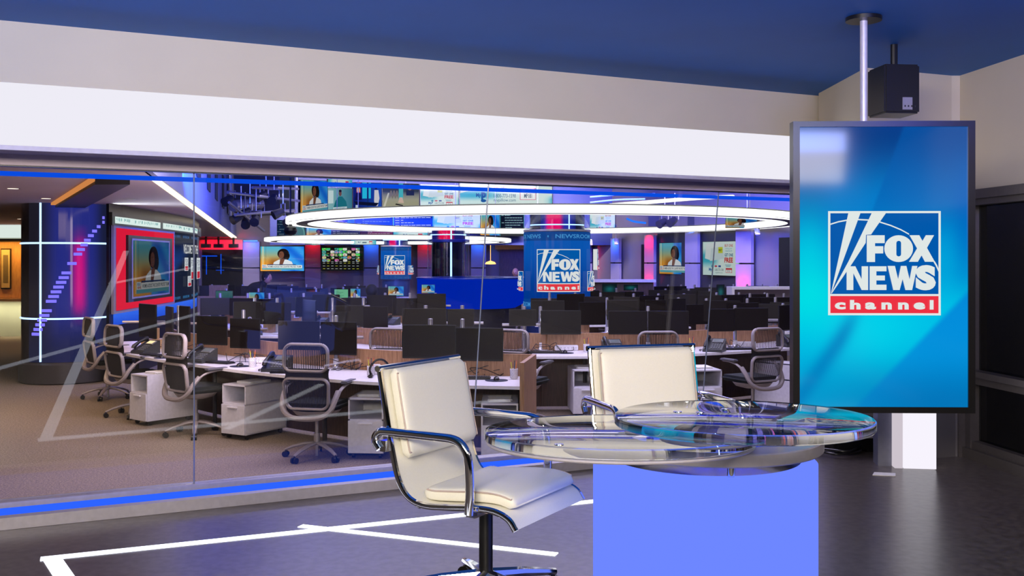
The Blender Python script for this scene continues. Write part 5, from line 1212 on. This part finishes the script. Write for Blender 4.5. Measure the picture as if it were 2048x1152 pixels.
# bending person: standing behind the far desk, back arched, head lowered to the right
D = 22.4; hx, hz = at(533, 556, D).x, at(533, 556, D).z; o = empty('person', (at(500, 600, D).x, D, 0), 0, 'person in a black top bending over a desk, left of the middle', 'person'); bx = o.location.x
P_ = lambda px, py, dy=0: (at(px, py, D).x-bx, dy, at(px, py, D).z)
nd = [(P_(492, 606), .15), (P_(498, 590), .16), (P_(508, 577), .17), (P_(521, 571), .15), (P_(529, 566), .07), (P_(532, 560), .05), ((.05, -.1, .55), .09), ((.0, -.08, .08), .06), ((-.22, .1, .55), .09), ((-.25, .1, .08), .06),
      (P_(524, 580, -.16), .065), (P_(530, 597, -.22), .05), (P_(538, 606, -.26), .04), (P_(522, 580, .16), .065), (P_(528, 598, .2), .05), (P_(536, 606, .2), .04)]
skin_body('body', nd, [(0, 1), (1, 2), (2, 3), (3, 4), (4, 5), (0, 6), (6, 7), (0, 8), (8, 9), (3, 10), (10, 11), (11, 12), (3, 13), (13, 14), (14, 15)], M_['cloth'], o)
head(o, P_(534.5, 556), .115, M_['lskin'], M_['hair'], 1.0, (1, -.4)); hand(o, P_(538, 606, -.26), (1, -.1, -.1), M_['lskin'])
MB().box(-.14, .02, -.16, .1, 0, .08, bev=.03).box(-.4, -.2, .0, .26, 0, .08, bev=.03).build('shoes', M_['black'], o)
# seated person seen from behind
D = 21.4; o = empty('person', (at(742, 600, D).x, D, 0), 0, 'seated person with short dark curly hair and a grey top, seen from behind', 'person'); bx = o.location.x
nd = [(( 0, 0, .52), .16), ((0, .0, .70), .15), ((0, -.01, .90), .16), ((0, 0, 1.03), .09), ((0, .0, 1.09), .055), ((.10, .28, .50), .09), ((.10, .48, .46), .07), ((.1, .5, .08), .05), ((-.10, .28, .50), .09), ((-.1, .48, .46), .07), ((-.1, .5, .08), .05),
      ((.19, 0, .95), .065), ((.25, .08, .74), .05), ((.16, .34, .76), .036), ((-.19, 0, .95), .065), ((-.25, .08, .74), .05), ((-.16, .34, .76), .036)]
skin_body('body', nd, [(0, 1), (1, 2), (2, 3), (3, 4), (0, 5), (5, 6), (6, 7), (0, 8), (8, 9), (9, 10), (2, 11), (11, 12), (12, 13), (2, 14), (14, 15), (15, 16)], M_['gcloth'], o)
head(o, (0, .01, 1.22), .11, M_['skin'], M_['hair'], 1.25, (-.7, .7)); hand(o, (.16, .34, .76), (0, 1, 0), M_['skin']); hand(o, (-.16, .34, .76), (0, 1, 0), M_['skin'])
CH.put((o.location.x, D+.02, 0), R(8), 'far task chair in which the dark haired person sits', GRP, (1, 1, .9))
# bald person far behind
D = 27.5; z = at(1031, 545, D).z; o = empty('person', (at(1031, 545, D).x, D, 0), 0, 'person with a bald head far behind, left of the big logo column', 'person')
nd = [((0, 0, .62), .16), ((0, 0, .9), .16), ((0, 0, z-.42), .17), ((0, 0, z-.2), .08), ((0, 0, z-.12), .055), ((.2, 0, z-.42), .07), ((.25, -.12, z-.68), .05), ((.15, -.36, z-.62), .035), ((-.2, 0, z-.42), .07), ((-.25, -.12, z-.68), .05), ((-.15, -.36, z-.62), .035), ((.1, 0, .3), .09), ((.1, 0, .04), .045), ((-.1, 0, .3), .09), ((-.1, 0, .04), .045)]
skin_body('body', nd, [(0, 1), (1, 2), (2, 3), (3, 4), (2, 5), (5, 6), (6, 7), (2, 8), (8, 9), (9, 10), (0, 11), (11, 12), (0, 13), (13, 14)], M_['cloth'], o)
MB().box(-.15, -.05, -.16, .08, 0, .08, bev=.03).box(.05, .15, -.16, .08, 0, .08, bev=.03).build('shoes', M_['black'], o)
head(o, (0, -.01, z), .11, M_['lskin'], M_['hair'], 0, (-.3, -1)); hand(o, (.15, -.36, z-.62), (0, -1, 0), M_['lskin']); hand(o, (-.15, -.36, z-.62), (0, -1, 0), M_['lskin'])

# white light lines set into the studio floor (they mirror in the leaning glass)
for a_, b_, w_, lab in (((-2.04, 4.43), (2.6, -2.6), .075, 'long white light line set into the studio floor, running from the left front corner'), ((-2.08, 4.41), (1.05, 5.72), .06, 'white light line set into the studio floor, almost parallel to the glass'),
   ((-1.9, 2.75), (2.9, .85), .07, 'white light line in the studio floor before the armchairs'), ((-1.05, 4.96), (.2, 4.48), .05, 'short white light line in the studio floor beside the left armchair'), ((1.1, -.36), (3.0, -1.1), .08, 'white light line in the studio floor near the rear wall')):
    A = Vector((*a_, 0)); B = Vector((*b_, 0)); n_ = (B-A).normalized(); n_ = Vector((-n_.y, n_.x, 0))*w_/2
    tag(MB().prism([(A+n_).xy, (A-n_).xy, (B-n_).xy, (B+n_).xy], SF-.004, SF+.003).build('floor_light_line', emis('floor_line_white', (236, 240, 255), 2.3, True), smooth=0), lab, 'floor light')
# ------------------------------------------------------------------ studio: white armchairs
def profile(t):
    pts = [(-.285, .885), (-.262, .76), (-.235, .62), (-.205, .50), (-.165, .435), (-.10, .41), (0, .415), (.10, .425), (.18, .425), (.235, .405), (.262, .37)]
    return pts
def arm_chair():
    o = empty('white_armchair', cat='armchair', label='x'); W = .245
    cv = catmull([(0, y, z) for y, z in profile(0)], 5); k = len(cv)
    nr = []
    for i in range(k):
        t = (cv[min(i+1, k-1)]-cv[max(i-1, 0)]).normalized(); nr.append(Vector((0, -t.z, t.y)))   # towards the sitter
    if nr[0].y < 0: nr = [-v for v in nr]
    vs = []; fs = []
    for i in range(k):
        for x, e in ((-W, 0), (W, 0), (W, .008), (-W, .008)): vs.append(cv[i]+nr[i]*e+Vector((x, 0, 0)))
    for i in range(k-1):
        for j in range(4): fs.append((i*4+j, i*4+(j+1) % 4, (i+1)*4+(j+1) % 4, (i+1)*4+j))
    fs += [(0, 1, 2, 3), ((k-1)*4+3, (k-1)*4+2, (k-1)*4+1, (k-1)*4)]
    MB().add(vs, fs).build('sling', M_['cream'], o, smooth=50)
    for s_ in (-1, 1): MB().tube([v+Vector((s_*(W+.008), 0, 0)) for v in cv], .012, n=8, flat=.75).build('side_rail', M_['chrome'], o)
    MB().tube([cv[0]+Vector((-W-.02, -.0, .0)), cv[0]+Vector((W+.02, -.0, .0))], .012, n=10).build('top_bar', M_['chrome'], o)
    def pad(i0, i1, th, w_, name):
        idx = [i0+(i1-i0)*a/16 for a in range(17)]; m = MB(); vs = []; fs = []; ns = 24
        for a, fi in enumerate(idx):
            i = int(fi); fr_ = fi-i; j = min(i+1, k-1); c = cv[i].lerp(cv[j], fr_); n_ = nr[i].lerp(nr[j], fr_).normalized()
            e = min(1, (1-abs(2*a/16-1))*6); sc = math.sqrt(max(0, 1-(1-e)**2)) if e < 1 else 1; sc = max(.25, sc); bulge = 1+.10*math.sin(PI*a/16)
            for b_ in range(ns):
                an = 2*PI*b_/ns; cx = math.copysign(abs(math.cos(an))**.18, math.cos(an)); cz = math.copysign(abs(math.sin(an))**.45, math.sin(an))
                vs.append(c+n_*(.010+th/2+cz*th/2*sc*(bulge if cz > 0 else 1))+Vector((cx*(w_-.012*(1-sc)), 0, 0)))
        for a in range(16):
            for b_ in range(ns): fs.append((a*ns+b_, a*ns+(b_+1) % ns, (a+1)*ns+(b_+1) % ns, (a+1)*ns+b_))
        fs += [tuple(range(ns)), tuple(reversed(range(16*ns, 17*ns)))]
        p = MB().add(vs, fs).build(name, M_['cream'], o, smooth=75)
        q = []
        for zz in (.82, ):
            pass
        pts = [cv[int(f_)].lerp(cv[min(int(f_)+1, k-1)], f_-int(f_))+nr[int(f_)]*(.010+th*zz)+Vector((w_+.001, 0, 0)) for f_ in idx[1:-1]]
        pts2 = [p_-Vector((2*w_+.002, 0, 0)) for p_ in pts][::-1]
        MB().tube(pts+pts2, .0032, n=5, closed=True).build('piping', M_['sidec'], p); return p
    pad(.3, 12.5, .052, .225, 'back_pad'); pad(23, k-7.0, .05, .225, 'seat_pad')
    for s_ in (-1, 1):
        x = s_*(W+.035)
        a = MB().tube(catmull([(x, -.262, .60), (x, -.282, .63), (x, -.265, .658), (x, -.22, .664), (x, -.05, .664), (x, .045, .66), (x, .085, .63), (x, .10, .58), (x, .105, .48), (x, .10, .41)], 5), .013, n=10, flat=1.3).build('arm', M_['chrome'], o, smooth=60)
        MB().box(min(x, s_*W), max(x, s_*W), -.262, -.238, .59, .63).build('bracket', M_['chrome'], a, smooth=0)
        MB().box(min(x, s_*W), max(x, s_*W), .09, .112, .40, .424).build('bracket', M_['chrome'], a, smooth=0)
    MB().tube([(-W, .1, .40), (W, .1, .40)], .012, n=8).tube([(-W, -.12, .405), (W, -.12, .405)], .012, n=8).box(-.07, .07, -.13, .11, .375, .40).build('under_frame', M_['chrome'], o)
    MB().cyl((0, 0, .09), (0, 0, .38), .025, n=16).build('gas_column', M_['black'], o)
    for i in range(5):
        a = R(72*i+10); d = Vector((math.cos(a), math.sin(a), 0)); l = MB().tube([d*.02+Vector((0, 0, .11)), d*.16+Vector((0, 0, .095)), d*.31+Vector((0, 0, .07))], .018, n=8, radii=[.024, .02, .014]).build('leg', M_['chrome'], o)
        MB().cyl(d*.30+Vector((-.015, 0, .028)), d*.30+Vector((.015, 0, .028)), .028, n=12).cyl(d*.3+Vector((0, 0, .03)), d*.3+Vector((0, 0, .065)), .008, n=6).build('caster', M_['black'], l)
    return o
AC = Proto(arm_chair)
def seat_at(x, y, fwd, lab): AC.put((x, y, SF), math.atan2(fwd[1], fwd[0])-PI/2, lab, None, (1.04, 1.08, 1.03))
seat_at(-.10, 3.83, (.86, -.50), 'cream leather armchair left of the glass table, turned to the right')
seat_at(.70, 4.40, (.30, -.95), 'cream leather armchair behind the glass table, facing the room')

# ------------------------------------------------------------------ glass table
TX, TY = .67, 3.5; tb = empty('round_glass_table', (TX, TY, SF), 0, 'round clear acrylic table of overlapping discs on a glowing blue drum', 'table')
def rel(px, D, z): return ((px-1024)/F*D-TX, D-TY, z-SF)
def disc_part(name, c, r, th, m, rin=0, n=96, par=tb):
    prof = [(rin, c[2]), (r-.004, c[2]), (r, c[2]+.004), (r, c[2]+th-.004), (r-.004, c[2]+th), (rin, c[2]+th)]
    if rin: prof.append((rin, c[2]))
    mb = MB(); 
    if not rin:
        prof = prof[1:-1]; mb.lathe(prof, (c[0], c[1]), n); mb.disc((c[0], c[1], c[2]), r-.004, n, flip=True); mb.disc((c[0], c[1], c[2]+th), r-.004, n)
        bm = None
    else: mb.lathe(prof, (c[0], c[1]), n)
    o = mb.build(name, m, par)
    b = bmesh.new(); b.from_mesh(o.data); bmesh.ops.remove_doubles(b, verts=b.verts, dist=1e-5); bmesh.ops.recalc_face_normals(b, faces=b.faces); b.to_mesh(o.data); b.free(); return o
cu_ = rel(1484, 3.14, 1.412-.031); cl_ = rel(1238, 3.23, 1.352-.031)
def tilted(nm, c, r, th, m, rin=0, par=tb, a=-2.3):
    d = disc_part(nm, (0, 0, 0), r, th, m, rin, par=par); d.location = c; d.rotation_euler = (R(a), 0, 0)
    if m is acrylic():      # flat faces: clear with mirror-like glancing reflection; rim: solid refracting acrylic
        d.data.materials.append(thin_glass('acrylic_face', (.97, .985, .99), 1.49))
        for p_ in d.data.polygons:
            if abs(p_.normal.z) > .9: p_.material_index = 1
    return d
tilted('upper_disc', cu_, .398, .031, acrylic(), a=-1.0); tilted('lower_disc', cl_, .436, .031, acrylic())
tilted('lower_disc_rim', (cl_[0], cl_[1], cl_[2]-.013), .43, .010, M_['silver'], .405)
rg = (0.01, 0, 1.252-SF); disc_part('ring_shelf', rg, .395, .042, M_['silver'], .285)
disc_part('hub_ring', (cu_[0]-.13, cu_[1], 1.335-SF), .13, .012, M_['silver'], .09)
for px, D, z0, z1 in ((1462, 3.16, 1.20, 1.252), (1212, 3.55, 1.20, 1.252), (1600, 3.62, 1.20, 1.252), (1300, 3.3, 1.294, 1.316), (1420, 3.45, 1.294, 1.368), (1500, 3.4, 1.294, 1.37), (1560, 3.3, 1.294, 1.372)):
    a = rel(px, D, z0); b_ = rel(px, D, z1); MB().cyl(a, b_, .012, n=14).build('post', M_['chrome'], tb)
for px, D, t in ((1118, 2.90, 1.3635), (1061, 3.45, 1.345), (1400, 3.2, 1.4105), (1355, 3.22, 1.41), (1450, 3.3, 1.407)):
    a = rel(px, D, t+.0); MB().lathe([(0, a[2]+.004), (.013, a[2]+.003), (.014, a[2])], (a[0], a[1]), 16).build('cap', M_['chrome'], tb)
dr = MB().lathe([(.385, .06), (.385, .625), (.375, .635), (.33, .635)], n=96).build('drum', E_['drum'], tb)
MB().lathe([(.388, 0), (.388, .058), (.36, .058)], n=96).build('drum_foot', M_['silver'], tb)
MB().lathe([(.33, .634), (.0, .634)], n=64).build('drum_top', mat('dark_glossy_top', (20, 22, 34), .1), tb)

# ------------------------------------------------------------------ tall display on a pole
DD = 5.0; c0 = at(1766.5, 825.5, DD); W = 360/F*DD; H = 583/F*DD
ds = empty('tall_display', (c0.x, DD, c0.z), R(-1.6), 'tall upright display with a black bezel showing a news logo on blue', 'display')
fb = MB(); bz = .033
fb.box(-W/2, -W/2+bz, -.012, .06, 0, H); fb.box(W/2-bz, W/2, -.012, .06, 0, H); fb.box(-W/2+bz, W/2-bz, -.012, .06, 0, bz*.9); fb.box(-W/2+bz, W/2-bz, -.012, .06, H-bz*.85, H)
fb.build('bezel', mat('display_bezel', (20, 19, 21), .3), ds, smooth=0)
MB().box(-W/2+.01, W/2-.01, .0, .055, .01, H-.01).build('housing', M_['black'], ds, smooth=0)
MB().box(-.25, .25, .06, .12, .3, H-.3).build('rear_housing', M_['dark'], ds, smooth=0)
iw, ih = W-2*bz, H-bz*1.75
p = Pic(lambda u, v, off: Vector(((u-.5)*iw, -.001-off, bz*.9+ih*v)), .0006, .95)
def bgd(u, v):
    y = 1-v   # down from the top; colours read off the photographed screen image
    base = mixc((4, 62, 138), (0, 128, 208), sm(y, 0, .28)); base = mixc(base, (0, 168, 226), sm(y, .25, .5)); base = mixc(base, (0, 196, 238), sm(y, .5, .66)); base = mixc(base, (0, 160, 214), sm(y, .7, .98))
    edge_ = .61-.62*y                                   # ray edge falling to the left
    base = mixc(base, (0, 96, 182), .55*sm(u, edge_, edge_+.02)*sm(.42-y, 0, .2))
    base = mixc(base, (0, 84, 160), .65*sm(.25-u, 0, .2)*sm(.45-y, 0, .35))
    base = mixc(base, (0, 232, 236), .9*math.exp(-((u-.06)**2*22+(y-.60)**2*55)))
    base = mixc(base, (0, 226, 244), .6*math.exp(-((u-.45)**2*14+(y-.72)**2*60)))
    base = mixc(base, (0, 236, 240), .45*math.exp(-((u-.05)**2*60+(y-.44)**2*40)))
    d = (y-.68)-(.34-u)*.85                             # dark streak left low
    base = mixc(base, (0, 128, 196), .75*math.exp(-(d/.055)**2)*sm(.36-u, -.06, .12))
    e = (1-u)*.62+.58                                   # blue wedge bottom right
    base = mixc(base, (6, 116, 220), .62*sm(y, e-.01, e+.03)*sm(1.0-y, -.3, .35)); base = mixc(base, (0, 104, 176), .6*sm(y, .80, 1.0)*sm(u, .0, .9))
    base = mixc(base, (0, 100, 196), .6*sm(u, .86, 1)*sm(.62-abs(y-.35), .3, .6))
    return base
p.grid(72, 110, bgd); logo(p, 58/338, 188/575, 284/338, 402/575, (0, 92, 178), (244, 52, 70), (232, 240, 238)); p.build('screen', ds)
t_ = MB().text if False else None
pl = empty('display_pole', (c0.x-.045, DD+.09, 0), 0, 'slim silver ceiling pole from which the tall display hangs', 'pole')
MB().cyl((0, 0.06, 2.0), (0, 0.06, 3.13), .019, n=16).build('tube', M_['silver'], pl); MB().cyl((0, .06, 3.13), (0, .06, 3.15), .09, n=28).build('ceiling_plate', M_['black'], pl)
# black box speaker hanging above
A = at(1768, 226, 5.7); B = at(1842, 226, 5.7); o = empty('hanging_speaker', ((A.x+B.x)/2, 5.7, A.z), R(6), 'black box hanging from the ceiling above the tall display', 'speaker'); h = (B.x-A.x)/2
MB().box(-h, h, 0, .22, .0, .28, bev=.01).build('cabinet', M_['black'], o, smooth=0); MB().box(-.0, h*.55, -.003, 0, .02, .09).build('label_plate', M_['alu'], o, smooth=0); MB().cyl((0, .1, .28), (0, .1, 3.149-A.z), .02, n=10).build('bracket', M_['black'], o)
k = MB(); [k.box(.01+.02*i, .018+.02*i, -.0045, -.003, .035, .045) for i in range(4)]; k.build('print', M_['dark'], o, smooth=0)
# glowing column at the right
c = at(1841, 928, 6.3); o = empty('glowing_column', (c.x, 6.32, SF), R(-8), 'white glowing square column below the tall display', 'column')
w_ = 62/F*6.3/2; MB().box(-w_, w_, -.02, .14, .004, 1.85).build('diffuser', E_['ledw'], o, smooth=0); MB().box(-w_-.05, -w_-.002, .0, .14, .0, 1.85).build('side_diffuser', emis('ledw_side', (214, 204, 214), .9, True), o, smooth=0)
MB().box(-w_-.14, -w_-.055, .06, .2, .0, 1.85).build('side_cladding', mat('blue_grey_cladding', (120, 122, 138), .35, .4), o, smooth=0)
# equipment and cables on the floor beyond the table
def cable(pts, r, label, px0):
    mb = MB(); mb.tube(catmull(pts, 6), r, n=6); return tag(mb.build('floor_cable', M_['black']), label, 'cable')
def fl(px, y, z=SF): D = (HC-z)*F/(y-HY); return Vector(((px-1024)/F*D, D, z))
pts = []
cc = fl(1665, 902)
for i in range(46):
    a = i/45*PI*5.2; rr_ = .165+.012*math.sin(i*1.7); pts.append((cc.x+math.cos(a)*rr_, cc.y+math.sin(a)*rr_*1.5, SF+.012+.0012*i))
cable(pts, .008, 'coiled black cable on the studio floor behind the glass table', 0)
cable([fl(1640, 880)+Vector((0, 0, .012)), fl(1700, 876)+Vector((0, 0, .012)), fl(1730, 884)+Vector((0, 0, .012)), fl(1760, 880)+Vector((0, 0, .012))], .012, 'loose black cable running to the equipment case', 0)
q = Vector((2.33, 6.95, SF)); o = empty('equipment_case', (q.x, q.y, SF), R(10), 'low black equipment case on the floor left of the glowing column', 'case')
MB().box(-.16, .16, -.12, .15, .02, .24, bev=.012).build('body', M_['black'], o, smooth=0); MB().box(.07, .14, -.125, -.12, .10, .15).build('label_plate', M_['white'], o, smooth=0); [MB().box(s_*.12-.03, s_*.12+.03, -.1, .1, 0, .02).build('foot', M_['black'], o, smooth=0) for s_ in (-1, 1)]
q = fl(1712, 895); o = empty('power_adapter', (q.x, q.y, SF), R(30), 'black adapter and plugs beside the coiled cable', 'adapter')
MB().box(-.06, .06, -.04, .04, 0, .07, bev=.01).build('body', M_['black'], o, smooth=0); MB().tube(catmull([(-.05, 0, .04), (-.1, .02, .1), (-.06, .05, .15), (.02, .03, .1), (.08, 0, .02)], 5), .008, n=6).build('lead', M_['black'], o)
tag(MB().prism([(0, 0), (.13, -.03), (.16, .05), (.04, .08)], 0, .004).build('paper_sheet', M_['paper'], smooth=0, loc=fl(1745, 951)+Vector((0, 0, .0005))), 'small white sheet on the studio floor below the tall display', 'paper')
